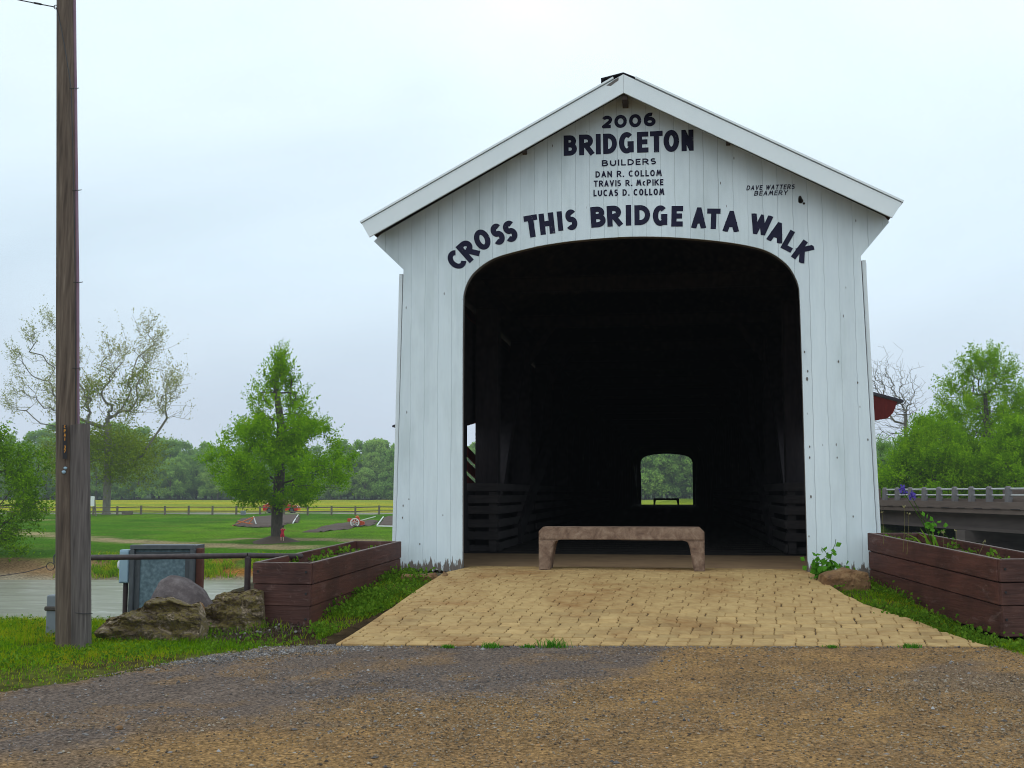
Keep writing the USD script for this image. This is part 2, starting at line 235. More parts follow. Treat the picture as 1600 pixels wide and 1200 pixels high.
def brick_mat(name, k):
    def stain(nodes, links, col):
        nodes.update({'wn': ('noise_texture', {'scale': 1.1, 'detail': 7, 'roughness': .65, 'distortion': .6}), 'wr': ('rgb_ramp', {'ramp': [(.33, (.70, .55, .43)), (.45, (.93, .88, .82)), (.55, (1.05, 1.04, 1.0)), (.75, (1.1, 1.08, 1.05))]}), 'wx': ('mix_color', {'blend_type': 'multiply', 'fac': 1.0, 'use_clamp': False})})
        links += [('geo.position', 'wn.vector'), ('wn.fac', 'wr.fac'), (col, 'wx.a'), ('wr.color', 'wx.b')]
        return 'wx.result'
    return surf(name, [(.2, (.28 * k, .168 * k, .068 * k)), (.45, (.405 * k, .264 * k, .112 * k)), (.85, (.52 * k, .36 * k, .165 * k))], scale=9, detail=8, rough=.85, bump=.45, bscale=45, vary=.07, extra=stain, bdist=.008)
M['brick'] = [brick_mat('tan_brick', 1.0), brick_mat('pale_tan_brick', 1.09), brick_mat('brown_tan_brick', .88)]
M['mortar'] = surf('brick_joints', [(.3, (.045, .026, .012)), (.7, (.10, .062, .032))], scale=30, rough=.95)

def tinted(name, nscale, lo, hi, fine, fr=None, bump=.6, bscale=20, bdist=.05, rough=.95):
    """ground whose broad patches come from a primvar and whose mottling comes from noise"""
    return usdkit.material(stage, '/World/Looks/' + name, {
        'at': ('attribute', {'attribute': 'tint'}), 'geo': ('geometry', {}), 'n': ('noise_texture', {'scale': nscale, 'detail': 8, 'roughness': .65}), 'r': ('rgb_ramp', {'ramp': [(.28, lo), (.72, hi)]}),
        'f': ('noise_texture', {'scale': fine, 'detail': 4, 'roughness': .7}), 'fr': ('rgb_ramp', {'ramp': fr or [(.3, (.42, .42, .42)), (.5, (1, 1, 1)), (.7, (1.65, 1.65, 1.65))]}),
        'm1': ('mix_color', {'blend_type': 'multiply', 'fac': 1, 'use_clamp': False}), 'm2': ('mix_color', {'blend_type': 'multiply', 'fac': 1, 'use_clamp': False}),
        'b': ('bump', {'strength': bump, 'distance': bdist}), 'bn': ('noise_texture', {'scale': bscale, 'detail': 5, 'roughness': .7}), 'p': ('principled_bsdf', {'roughness': rough, 'specular_ior_level': .03})},
        [('geo.position', 'n.vector'), ('n.fac', 'r.fac'), ('geo.position', 'f.vector'), ('f.fac', 'fr.fac'), ('at.color', 'm1.a'), ('r.color', 'm1.b'), ('m1.result', 'm2.a'), ('fr.color', 'm2.b'), ('m2.result', 'p.base_color'),
         ('geo.position', 'bn.vector'), ('bn.fac', 'b.height'), ('b.normal', 'p.normal')], surface='p.BSDF')
M['terrain'] = tinted('terrain', .35, (.72, .74, .7), (1.25, 1.22, 1.2), 7, bump=.5, bscale=9, bdist=.08)
M['gravel'] = tinted('gravel', 2.2, (.84, .85, .87), (1.14, 1.12, 1.09), 42, [(.36, (.40, .39, .40)), (.48, (.92, .92, .92)), (.55, (1.15, 1.14, 1.12)), (.66, (1.9, 1.86, 1.8))], bump=1.0, bscale=55, bdist=.02)

M['water'] = usdkit.material(stage, '/World/Looks/silty_water', {
    'geo': ('geometry', {}), 'mp': ('mapping', {'scale': (.30, 1.0, 1)}), 'n': ('noise_texture', {'scale': .9, 'detail': 7, 'roughness': .65, 'distortion': .5}), 'r': ('rgb_ramp', {'ramp': [(.3, (.10, .095, .065)), (.5, (.17, .165, .125)), (.62, (.23, .225, .18)), (.74, (.42, .42, .38)), (.82, (.6, .6, .58))]}),
    'b': ('bump', {'strength': .8, 'distance': .2}), 'p': ('principled_bsdf', {'roughness': .22, 'specular_ior_level': .4})},
    [('geo.position', 'mp.vector'), ('mp.vector', 'n.vector'), ('n.fac', 'r.fac'), ('r.color', 'p.base_color'), ('n.fac', 'b.height'), ('b.normal', 'p.normal')], surface='p.BSDF')

# ------------------------------------------------------------------ mesh helpers
def bx(x0, x1, y0, y1, z0, z1):
    return trimesh.creation.box(bounds=[[min(x0, x1), min(y0, y1), min(z0, z1)], [max(x0, x1), max(y0, y1), max(z0, z1)]])
def rbx(x0, x1, y0, y1, z0, z1, r=.006):
    """box with chamfered edges"""
    lo, hi = np.minimum([x0, y0, z0], [x1, y1, z1]), np.maximum([x0, y0, z0], [x1, y1, z1]); pts = []
    for a in range(3):
        for s in np.ndindex(2, 2, 2):
            p = np.where(s, hi, lo).astype(float); q = p.copy()
            for b in range(3):
                if b != a: q[b] += r if s[b] == 0 else -r
            pts.append(q)
    return trimesh.convex.convex_hull(np.array(pts))
def beam(p0, p1, w, h, up=(0, 0, 1), c=0):
    """bar from p0 to p1, w wide sideways and h tall along up"""
    p0, p1 = np.asarray(p0, float), np.asarray(p1, float); d = p1 - p0; L = np.linalg.norm(d); d /= L
    s = np.cross(d, up); s = s / (np.linalg.norm(s) + 1e-12) if np.linalg.norm(s) > 1e-6 else np.array([1., 0, 0]); u = np.cross(s, d)
    m = rbx(-w / 2, w / 2, 0, L, -h / 2, h / 2, c) if c else bx(-w / 2, w / 2, 0, L, -h / 2, h / 2)
    T = np.eye(4); T[:3, 0], T[:3, 1], T[:3, 2], T[:3, 3] = s, d, u, p0
    m.apply_transform(T)
    return m
def tubes(segs, n=6):
    """segs: (p0, p1, r0, r1); one mesh of tapered tubes"""
    if not len(segs): return trimesh.Trimesh()
    P0 = np.array([s[0] for s in segs], float); P1 = np.array([s[1] for s in segs], float); r0 = np.array([s[2] for s in segs]); r1 = np.array([s[3] for s in segs])
    d = P1 - P0; d /= np.linalg.norm(d, axis=1, keepdims=True) + 1e-12
    ref = np.where(np.abs(d[:, 2:3]) < .9, [[0, 0, 1.]], [[1., 0, 0]]); a = np.cross(d, ref); a /= np.linalg.norm(a, axis=1, keepdims=True); b = np.cross(d, a)
    th = np.arange(n) * 2 * math.pi / n; c, s = np.cos(th), np.sin(th)
    ring = a[:, None] * c[None, :, None] + b[:, None] * s[None, :, None]
    V = np.concatenate([P0[:, None] + ring * r0[:, None, None], P1[:, None] + ring * r1[:, None, None]], 1)
    i = np.arange(n); j = (i + 1) % n
    F = np.concatenate([np.stack([i, i + n, j], 1), np.stack([j, i + n, j + n], 1)])
    m = len(segs)
    return trimesh.Trimesh(V.reshape(-1, 3), (F[None] + (np.arange(m) * 2 * n)[:, None, None]).reshape(-1, 3), process=False)
def path_tube(pts, r, n=8, caps=True):
    pts = np.asarray(pts, float); r = np.broadcast_to(r, len(pts)).astype(float)
    segs = [(pts[i], pts[i + 1], r[i], r[i + 1]) for i in range(len(pts) - 1)]
    m = [tubes(segs, n)]
    if caps:
        for p, rr in ((pts[0], r[0]), (pts[-1], r[-1])):
            s = trimesh.creation.icosphere(1, rr * .99); s.apply_translation(p); m.append(s)
    return trimesh.util.concatenate(m)
def cards(P, size, rng, shape='quad', up=.0, aspect=.6, normals=None):
    """a folded leaf at each point"""
    n = len(P); size = np.broadcast_to(size, n)
    a = rng.normal(size=(n, 3)); a[:, 2] += up; a /= np.linalg.norm(a, axis=1, keepdims=True)
    b = rng.normal(size=(n, 3)); b -= a * (a * b).sum(1, keepdims=True); b /= np.linalg.norm(b, axis=1, keepdims=True); c = np.cross(a, b)
    s = size[:, None]
    V = np.stack([P, P + a * s * .5 + b * s * aspect * .5 + c * s * .08, P + a * s, P + a * s * .5 - b * s * aspect * .5 + c * s * .08], 1)
    F = np.array([[0, 1, 2], [0, 2, 3]])
    return trimesh.Trimesh(V.reshape(-1, 3), (F[None] + (np.arange(n) * 4)[:, None, None]).reshape(-1, 3), process=False)
def blades(P, h, w, rng, lean=.5):
    n = len(P); th = rng.uniform(0, 2 * math.pi, n); d = np.stack([np.cos(th), np.sin(th), 0 * th], 1); s = np.stack([-np.sin(th), np.cos(th), 0 * th], 1)
    th2 = rng.uniform(0, 2 * math.pi, n); s = np.stack([np.cos(th2), np.sin(th2), 0 * th], 1)
    h = np.broadcast_to(h, n)[:, None]; w = np.broadcast_to(w, n)[:, None]; ln = rng.uniform(.1, lean, n)[:, None] * h
    up = np.array([[0, 0, 1.]])
    V = np.stack([P - s * w * .5, P + s * w * .5, P + up * h * .6 + d * ln * .4 - s * w * .35, P + up * h * .6 + d * ln * .4 + s * w * .35, P + up * h * .95 + d * ln], 1)
    F = np.array([[0, 1, 3], [0, 3, 2], [2, 3, 4]])
    return trimesh.Trimesh(V.reshape(-1, 3), (F[None] + (np.arange(n) * 5)[:, None, None]).reshape(-1, 3), process=False)
def inside(poly, n, rng):
    x0, y0, x1, y1 = poly.bounds; out = np.zeros((0, 2))
    while len(out) < n:
        p = rng.uniform((x0, y0), (x1, y1), (n * 2, 2)); out = np.vstack([out, p[contains_xy(poly, p[:, 0], p[:, 1])]])
    return out[:n]
def on_ground(p, dz=0): return np.column_stack([p, ground_z(p[:, 0], p[:, 1]) + dz])
def extr_xz(poly, y0, y1):
    """polygon in x, z extruded from y0 to y1"""
    ms = []
    for g in getattr(poly, 'geoms', [poly]):
        if g.geom_type != 'Polygon' or g.area < 1e-5: continue
        m = trimesh.creation.extrude_polygon(g, abs(y1 - y0), engine='earcut'); v = m.vertices.copy()
        m = trimesh.Trimesh(np.column_stack([v[:, 0], max(y0, y1) - v[:, 2], v[:, 1]]), m.faces, process=False); ms.append(m)
    return trimesh.util.concatenate(ms) if ms else None
def rock(size, seed, rough=.35, freq=1.6, sub=4, layers=0):
    m = trimesh.creation.icosphere(sub); v = m.vertices
    k = 1 + rough * 2 * (meshkit.fbm(v * freq + seed * 7.3, 5, seed) - .5)
    rid = np.abs(meshkit.fbm(v * freq * 1.7 + seed * 3.1, 4, seed + 9) - .5); k -= rough * .5 * (.25 - rid) * (rid < .25)
    v = v * k[:, None]
    if layers: v[:, 2] = v[:, 2] + .05 * np.sin(v[:, 2] * layers + 3 * meshkit.noise(v * 2, seed)); v[:, :2] *= (1 + .05 * np.sign(np.sin(v[:, 2] * layers)))[:, None]
    return trimesh.Trimesh(v * np.asarray(size), m.faces, process=False)

# ------------------------------------------------------------------ the ground sheet
rg = np.random.default_rng(5)
Ds = np.concatenate([np.linspace(-60, 4, 24)[:-1], np.arange(4, 16, .08), np.arange(16, 72, .5), np.arange(72, 140, 1.0), np.arange(140, 350, 6.), np.geomspace(350, 3500, 24)])
half = np.concatenate([np.arange(0, 8, .1), np.arange(8, 30, .6), np.arange(30, 130, 2.5), np.geomspace(130, 3000, 24)])
ls = np.concatenate([-half[:0:-1], half])
LL, DD = np.meshgrid(ls, Ds); XY = CAM[:2] + LL[..., None] * RT[:2] + DD[..., None] * FW[:2]
X, Y = XY[..., 0].ravel(), XY[..., 1].ravel(); Zt = ground_z(X, Y); l_, D_ = LL.ravel(), DD.ravel()
def mixc(c, new, k): return c * (1 - k[:, None]) + np.asarray(new) * k[:, None]
nz = meshkit.fbm(np.stack([X * .5, Y * .5, 0 * X], -1), 4, 11); nb = meshkit.fbm(np.stack([X * .06, Y * .06, 0 * X], -1), 4, 21)
col = np.tile([.056, .150, .0035], (len(X), 1))
col = mixc(col, (.092, .195, .004), sstep(.5, .7, nb))
col = mixc(col, (.075, .085, .016), (D_ < 20) * 1.0); col = mixc(col, (.06, .04, .022), (D_ < 20) * sstep(.40, .6, nz) * .8)
col = mixc(col, (.055, .036, .02), (D_ < 20) * (D_ > 9.5) * sstep(-2.9, -2.4, l_))
col = mixc(col, (.10, .085, .06), sstep(11.5, 13, D_) * (D_ < 62))
col = mixc(col, (.13, .135, .03), sstep(.56, .7, nz) * (D_ > 66) * .35); col = mixc(col, (.04, .11, .003), sstep(.5, .34, nz) * (D_ > 66) * .5)
shore = sstep(60, 61, D_) * (1 - sstep(66.2 , 68.2, D_ + 3 * (nz - .5)))
col = mixc(col, (.21, .13, .066), shore * (1 - .75 * sstep(-25.5, -22, l_)))
col = mixc(col, (.27, .12, .025), shore * sstep(-25.5, -22, l_) * sstep(.48, .58, nz) * (D_ > 63.5))
col = mixc(col, (.24, .2, .14), sstep(60, 61, D_) * (1 - sstep(63.6, 64.6, D_ + 2 * (nz - .5))))
def pathD(pts):
    q = [at_ground(*p, lo=60) for p in pts]; return np.array([side(p[0], p[1]) for p in q]), np.array([depth(p[0], p[1]) for p in q])
for pts, w in (([(-60, 826), (30, 831), (100, 838), (150, 841), (200, 846), (300, 851), (440, 856), (530, 857)], 1.5), ([(300, 846), (350, 843), (400, 841.5), (480, 842.5), (560, 844), (625, 846)], 1.1), ([(-60, 815), (40, 812), (95, 812)], 1.6)):
    pl, pD = pathD(pts); k = np.interp(l_, pl, pD); m = (1 - sstep(w * .75, w * 1.15, np.abs(D_ - k + (nz - .5) * 1.2))) * sstep(pl[0], pl[0] + 3, l_) * sstep(pl[-1], pl[-1] - 3, l_)
    col = mixc(col, (.30, .235, .125), m)
col = mixc(col, (.27, .25, .21), sstep(128, 129, D_) * (1 - sstep(133.5, 134.5, D_)) * (l_ < 10))
fieldk = sstep(135, 137, D_) * (1 - sstep(326, 336, D_))
col = mixc(col, (.19, .25, .016), fieldk); col = mixc(col, (.33, .31, .012), fieldk * sstep(.38, .6, meshkit.fbm(np.stack([X * .02, Y * .09, 0 * X], -1), 4, 31)))
col = mixc(col, (.22, .27, .018), sstep(88, 96, D_) * (1 - sstep(326, 336, D_)) * sstep(2, 8, l_) * (1 - sstep(70, 90, l_))); col = mixc(col, (.035, .06, .015), sstep(326, 336, D_))
bankk = sstep(16, 20, l_) * sstep(60, 68, D_) * (1 - sstep(130, 150, D_)); col = mixc(col, (.05, .09, .015), bankk)
nl, nd = len(ls), len(Ds); ii = np.arange(nd - 1)[:, None] * nl + np.arange(nl - 1)[None]; ii = ii.ravel()
G = obj('ground', (np.column_stack([X, Y, Zt]), np.column_stack([ii, ii + 1, ii + nl + 1, ii + nl])), M['terrain'], smooth=True)
tag(G, 'grassy riverside ground with dirt banks and a yellow field beyond', 'ground', kind='structure'); scatter_prim(G, 'tint', col)
wv = np.array([LD(a, b) for a, b in ((-260, 10), (260, 10), (260, 66), (-260, 66))])
tag(obj('river', (np.column_stack([wv, np.full(4, -4.02)]), np.array([[0, 1, 2, 3]])), M['water']), 'silty grey river below the lawn', 'river', kind='structure')

# ------------------------------------------------------------------ gravel lot
def lot_dark(l, D):
    """1 where the lot is dark worn tarmac, 0 where it is tan grit"""
    w = CAM[:2] + l[:, None] * RT[:2] + D[:, None] * FW[:2]; a = meshkit.fbm(np.stack([w[:, 0] * .8, w[:, 1] * .8, 0 * l], -1), 5, 51); b = meshkit.fbm(np.stack([w[:, 0] * 3, w[:, 1] * 3, 0 * l], -1), 4, 52)
    e = np.interp(l, [-4.5, -3.0, -2.2, -1.2, .3, 1.0, 1.5], [4.6, 5.3, 6.1, 6.85, 7.7, 8.5, 10.2])
    return sstep(-.3, .4, D - e - 1.0 * (b - .5) - .9 * (a - .5)) * (1 - .5 * sstep(.5, .66, b)) 
def gp(px, py): p = at_ground(px, py); return (p[0], p[1])
border = [gp(-60, 1096), gp(0, 1086), gp(100, 1068), gp(200, 1050), gp(330, 1026), gp(430, 1012), gp(525, 1006), gp(800, 1006), gp(1100, 1006), gp(1400, 1007), gp(1560, 1010), gp(1640, 1034), gp(1700, 1050)]
lot = Polygon(border + [tuple(LD(9, 4.0)), tuple(LD(9, -12)), tuple(LD(-9, -12)), tuple(LD(-9, 4.0))])
st = .045; gl = np.arange(-6.2, 6.2, st); gD = np.concatenate([np.arange(-8, 3.5, .3), np.arange(3.5, 10.4, st)])
GL, GD = np.meshgrid(gl, gD); gxy = CAM[:2] + GL[..., None] * RT[:2] + GD[..., None] * FW[:2]; gx, gy = gxy[..., 0].ravel(), gxy[..., 1].ravel()
wob = (meshkit.fbm(np.stack([gx * 2.2, gy * 2.2, 0 * gx], -1), 4, 41) - .5) * .5
jx = gx + wob; jy = gy + wob * .8
ok = contains_xy(lot, jx, jy).reshape(GL.shape); cell = ok[:-1, :-1] & ok[1:, :-1] & ok[:-1, 1:] & ok[1:, 1:]
n0 = len(gl); base = (np.arange(len(gD))[:, None] * n0 + np.arange(n0)[None]); bb = base[:-1, :-1][cell]
gzv = ground_z(gx, gy) + .012 + .012 * (meshkit.fbm(np.stack([gx * 6, gy * 6, 0 * gx], -1), 3, 43) - .5) - .03 * sstep(.2, 0, np.abs(GD.ravel() - 9.62)) * 0
gn = meshkit.fbm(np.stack([gx * .8, gy * .8, 0 * gx], -1), 5, 51); gn2 = meshkit.fbm(np.stack([gx * 3, gy * 3, 0 * gx], -1), 4, 52)
gl_, gd_ = GL.ravel(), GD.ravel()
dark = lot_dark(gl_, gd_)
dark = np.maximum(dark, sstep(.6, .7, gn) * .6)
gc = np.tile([.335, .20, .088], (len(gx), 1)); gc = mixc(gc, (.28, .168, .08), sstep(.42, .6, gn2)); gc = mixc(gc, (.15, .12, .108), dark * .9)
gc = mixc(gc, (.22, .2, .185), sstep(.35, .05, np.abs(gd_ - 8.6 + .35 * (gl_ + 3.5) * 0 - np.interp(gl_, [-5, -4, -2.8, -1.6], [-.9, -.5, .25, 1.0]))) * (gl_ < -1.2) * .65)
quad = np.column_stack([bb, bb + 1, bb + n0 + 1, bb + n0]); uq, inv_ = np.unique(quad, return_inverse=True); quad = inv_.reshape(-1, 4); gc = gc[uq]
LOT = obj('gravel_lot', (np.column_stack([gx, gy, gzv])[uq], quad), M['gravel'], smooth=True)
tag(LOT, 'worn gravel lot in front of the bridge, grey at left and tan at right', 'gravel', kind='structure'); scatter_prim(LOT, 'tint', gc)

# loose stones on the lot
STONES = usdkit.material(stage, '/World/Looks/loose_stones', {'at': ('attribute', {'attribute': 'tint'}), 'r': ('rgb_ramp', {'ramp': [(0, (.05, .035, .026)), (.35, (.17, .113, .06)), (.7, (.30, .195, .10)), (.9, (.28, .22, .15)), (1, (.36, .32, .27))]}), 'p': ('principled_bsdf', {'roughness': .9})}, [('at.fac', 'r.fac'), ('r.color', 'p.base_color')], surface='p.BSDF')
GREYST = usdkit.material(stage, '/World/Looks/loose_grey_stones', {'at': ('attribute', {'attribute': 'tint'}), 'r': ('rgb_ramp', {'ramp': [(0, (.05, .045, .045)), (.4, (.12, .105, .10)), (.75, (.21, .19, .18)), (.92, (.25, .23, .225)), (1, (.38, .365, .36))]}), 'p': ('principled_bsdf', {'roughness': .9})}, [('at.fac', 'r.fac'), ('r.color', 'p.base_color')], surface='p.BSDF')
for q in ('loose_stones', 'loose_grey_stones'): PER_PIECE['/World/Looks/' + q] = 6
OCT = np.array([(1, 0, 0), (-1, 0, 0), (0, 1, 0), (0, -1, 0), (0, 0, 1), (0, 0, -1.)]); OCF = np.array([(0, 2, 4), (2, 1, 4), (1, 3, 4), (3, 0, 4), (2, 0, 5), (1, 2, 5), (3, 1, 5), (0, 3, 5)])
def stones(P, sz):
    n = len(P); V = OCT[None] * rg.uniform(.55, 1.25, (n, 6, 1)) * np.column_stack([np.ones(n), rg.uniform(.6, 1, n), rg.uniform(.35, .7, n)])[:, None]; a = rg.uniform(0, 6.28, n); c, s_ = np.cos(a)[:, None], np.sin(a)[:, None]
    V = np.stack([V[..., 0] * c - V[..., 1] * s_, V[..., 0] * s_ + V[..., 1] * c, V[..., 2]], -1) * sz[:, None, None] + P[:, None]
    return trimesh.Trimesh(V.reshape(-1, 3), (OCF[None] + (np.arange(n) * 6)[:, None, None]).reshape(-1, 3), process=False)
N = 230000; sD = rg.uniform(5.2, 9.75, N); sl = rg.uniform(-.5, .5, N) * sD
dens = meshkit.fbm(np.stack([sl * .9, sD * .9, 0 * sl], -1), 4, 61); bd = np.interp(sl, [-5, -4, -2.8, -1.6, -1.0], [7.7, 8.1, 8.85, 9.6, 9.9]); nb_ = np.exp(-((sD - bd + .18) / .28) ** 2) * (sl < -1); nb_ = np.maximum(nb_, .7 * np.exp(-((sD - 9.55) / .1) ** 2)); dk = lot_dark(sl, sD)
keep = rg.uniform(size=N) < np.clip(.50 * (1 - .65 * dk) * np.clip(.5 + 2.5 * (dens - .42), .2, 1.2) + .8 * nb_, 0, 1); sD, sl, nb_, dk = sD[keep], sl[keep], nb_[keep], dk[keep]
w2 = CAM[:2] + sl[:, None] * RT[:2] + sD[:, None] * FW[:2]; inl = contains_xy(lot, w2[:, 0], w2[:, 1]); w2, nb_, dk = w2[inl], nb_[inl], dk[inl]
sz = np.clip(rg.lognormal(-5.2, .45, len(w2)) * (1 + .7 * nb_ * rg.uniform(size=len(w2))), .0022, .017); big = rg.uniform(size=len(w2)) < .004; sz[big] = rg.uniform(.012, .024, big.sum())
P3 = np.column_stack([w2, ground_z(w2[:, 0], w2[:, 1]) + .015]); grey = (rg.uniform(size=len(w2)) < np.maximum(dk, nb_) * .95) | big
tag(obj('gravel_stones', stones(P3[~grey], sz[~grey]), STONES), 'loose tan grit strewn over the right and front of the gravel lot', 'gravel', kind='stuff')
tag(obj('gravel_stones', stones(P3[grey], sz[grey]), GREYST), 'loose grey stones along the lawn edge and dark side of the gravel lot', 'gravel', kind='stuff')

# ------------------------------------------------------------------ brick paving in front of and inside the portal
def on_ramp(px, py):
    lo, hi = 8.0, 16.0
    for _ in range(50):
        m = (lo + hi) / 2; p = at(px, py, m)
        if p[2] > ramp_z(m): lo = m
        else: hi = m
    return at(px, py, (lo + hi) / 2)
pave_px = [(525, 1007), (612, 950), (700, 894)], [(1262, 889), (1285, 908), (1320, 930), (1352, 945), (1430, 970), (1545, 1010)]
pl = [on_ramp(*p)[:2] for p in pave_px[0]]; pr_ = [on_ramp(*p)[:2] for p in pave_px[1]]
fe_n = 60; fq = [np.asarray(pr_[-1]) * (1 - t) + np.asarray(pl[0]) * t for t in np.linspace(0, 1, fe_n)[1:-1]]; rj = np.random.default_rng(77); fq = [tuple(q + FW[:2] * (rj.normal(0, .009) + .02 * math.sin(i * .23))) for i, q in enumerate(fq)]
pave = Polygon([tuple(p) for p in pl] + [(-2.02, .02), (-2.02, .46), (2.05, .46), (2.05, .02)] + [tuple(p) for p in pr_] + fq).buffer(0)
def pave_z(x, y): return ramp_z(depth(x, y))
pb = pave.buffer(-.01); tri = trimesh.creation.triangulate_polygon(Polygon(pb.exterior.segmentize(.2)), engine='earcut')
pv2, pf2 = trimesh.remesh.subdivide_to_size(np.column_stack([tri[0], np.zeros(len(tri[0]))]), tri[1], .35)
PAVE = thing('brick_paving', 'tan brick paving sloping up into the bridge', 'paving', kind='structure')
sk = trimesh.Trimesh(np.column_stack([pv2[:, :2], pave_z(pv2[:, 0], pv2[:, 1]) - .008]), pf2, process=False)
if sk.face_normals[:, 2].mean() < 0: sk.invert()
obj('joint_bed', sk, M['mortar'], PAVE)
ROW, BW = .138, .186; bricks = []
D0 = depth(*pl[0]) - .02
rb = np.random.default_rng(8)
# rows run across the ramp; the row direction turns from the front edge to the bridge
fe = (np.asarray(pr_[-1]) - np.asarray(pl[0])); fe /= np.linalg.norm(fe); org = np.asarray(pl[0])
nrm_ = np.array([-fe[1], fe[0]])
zig = .26
for r in range(-2, 37):
    v0 = r * ROW; off = (r % 2) * .5 * BW + rb.normal(0, .012) + (.25 * BW if r % 3 == 0 else 0); wobr = 0
    for c in range(-9, 46):
        u0 = c * BW + off; ju, jv = rb.normal(0, .003), rb.normal(0, .0015); g = .0042
        h0, h1 = v0 + wobr + .0042, v0 + ROW + wobr - .0042; hm = (h0 + h1) / 2; zx = .019
        poly = [(u0 + g, h0), (u0 + BW - g, h0), (u0 + BW - g, hm - .018), (u0 + BW - g + zx, hm + .018), (u0 + BW - g + zx, h1), (u0 + g + zx, h1), (u0 + g + zx, hm + .018), (u0 + g, hm - .018)]
        q = np.array(poly) + [ju, jv]; w = org + q[:, :1] * fe + q[:, 1:] * nrm_
        b = Polygon(w).intersection(pave)
        if b.is_empty or b.area < .1 * ROW * BW: continue
        if b.geom_type != 'Polygon': b = max(b.geoms, key=lambda t: t.area)
        bricks.append((depth(b.centroid.x, b.centroid.y), b))
bricks.sort(key=lambda t: t[0])
def brick_mesh(b):
    b = Polygon(list(b.exterior.coords)[:-1]).simplify(.002); o = np.array(b.exterior.coords)[:-1]
    if Polygon(o).exterior.is_ccw is False: o = o[::-1]
    c = o.mean(0); d = o - c; i = c + d * (1 - .007 / np.maximum(np.linalg.norm(d, axis=1, keepdims=True), .02)); n = len(o)
    hz = rb.normal(0, .0016); tl = rb.normal(0, .008, 2)
    zb = pave_z(o[:, 0], o[:, 1]); zi = pave_z(i[:, 0], i[:, 1]) + .006 + hz + ((i - c) * tl).sum(1)
    V = np.vstack([np.column_stack([o, zb - .012]), np.column_stack([o, zi - .006]), np.column_stack([i, zi])])
    k = np.arange(n); j = (k + 1) % n
    F = np.vstack([np.column_stack([k, j, j + n]), np.column_stack([k, j + n, k + n]), np.column_stack([k + n, j + n, j + 2 * n]), np.column_stack([k + n, j + 2 * n, k + 2 * n])])
    V = np.vstack([V, V[2 * n:].mean(0)]); T = np.column_stack([k + 2 * n, j + 2 * n, np.full(n, 3 * n)])
    return trimesh.Trimesh(V, np.vstack([F, T]), process=False)
rest = []; nb = 0
for D, b in bricks:
    m = brick_mesh(b)
    if m is None: continue
    if nb < 299: obj('brick', m, M['brick'][rb.choice(3, p=[.6, .22, .18])], PAVE); nb += 1
    else: rest.append(m)
tag(obj('brick_field', rest, M['brick'][0], PAVE), kind='stuff')

# ------------------------------------------------------------------ the covered bridge
L = 75.6
BR = thing('covered_bridge', 'white covered bridge with gabled portal, black lettering and dark wooden tunnel', 'covered bridge')
def px(x, y, yy=0.0): p = aty(x, y, yy); return (p[0], p[2])
face = Polygon([(-2.868, -.045), (-2.80, 3.724), (-3.19, 4.10), (-3.1, 4.19), (0, 5.86), (3.06, 4.19), (3.11, 4.12), (2.772, 3.719), (2.858, -.045)])
arch = [(-2.027, -.2), (-2.042, 3.311), (-2.02, 3.45), (-1.97, 3.57), (-1.906, 3.66), (-1.78, 3.765), (-1.622, 3.851), (-1.35, 3.918), (-1.018, 3.985), (-.6, 4.03), (.0, 4.056), (.5, 4.035), (.941, 3.985), (1.3, 3.93), (1.586, 3.862), (1.73, 3.80), (1.846, 3.717), (1.935, 3.63), (1.992, 3.533), (2.04, 3.42), (2.06, 3.283), (2.065, -.2)]
def smooth_curve(pts, it=2):
    p = np.array(pts, float)
    for _ in range(it):
        q = [p[0]]
        for a, b in zip(p[:-1], p[1:]): q += [a * .75 + b * .25, a * .25 + b * .75]
        p = np.array(q + [p[-1]])
    return p
arc = smooth_curve(arch); hole = Polygon(arc)
BWD = .1735; x0 = -3.215; kb = 0
rw = np.random.default_rng(3)
while x0 < 3.2:
    wd = BWD + rw.normal(0, .0025); g = .0006 + abs(rw.normal(0, .0006))
    p = face.intersection(sbox(x0 + g, -1, x0 + wd - g, 7)).difference(hole)
    # ragged feet
    for piece in getattr(p, 'geoms', [p]):
        if piece.geom_type != 'Polygon' or piece.area < .0004: continue
        if piece.bounds[1] < 0:
            b0, b1 = piece.bounds[0], piece.bounds[2]; xs = np.linspace(b0 - .01, b1 + .01, 9); zs = -.045 + rw.uniform(0, .035, 9)
            piece = piece.difference(Polygon([(b0 - .01, -1)] + list(zip(xs, zs)) + [(b1 + .01, -1)]))
        dy = rw.uniform(0, .0035)
        obj('wall_board', extr_xz(piece, -.022 - dy, 0), M['white_boards'], BR)
    x0 += wd
obj('sheathing', extr_xz(face.buffer(-.03).difference(hole.buffer(.012)), .004, .03), M['dark_wood'], BR)  # unseen dark sheet added to stop light leaking through the board joints
# jamb lining of the opening
inner = smooth_curve(arch); ring = LineString(inner).buffer(.02, cap_style=2, single_sided=True)
lin = Polygon(inner).buffer(.028).difference(Polygon(inner).buffer(.003)).intersection(sbox(-3, 0, 3, 6))
obj('jamb_lining', extr_xz(lin, -.018, .10), M['bare_wood'], BR)
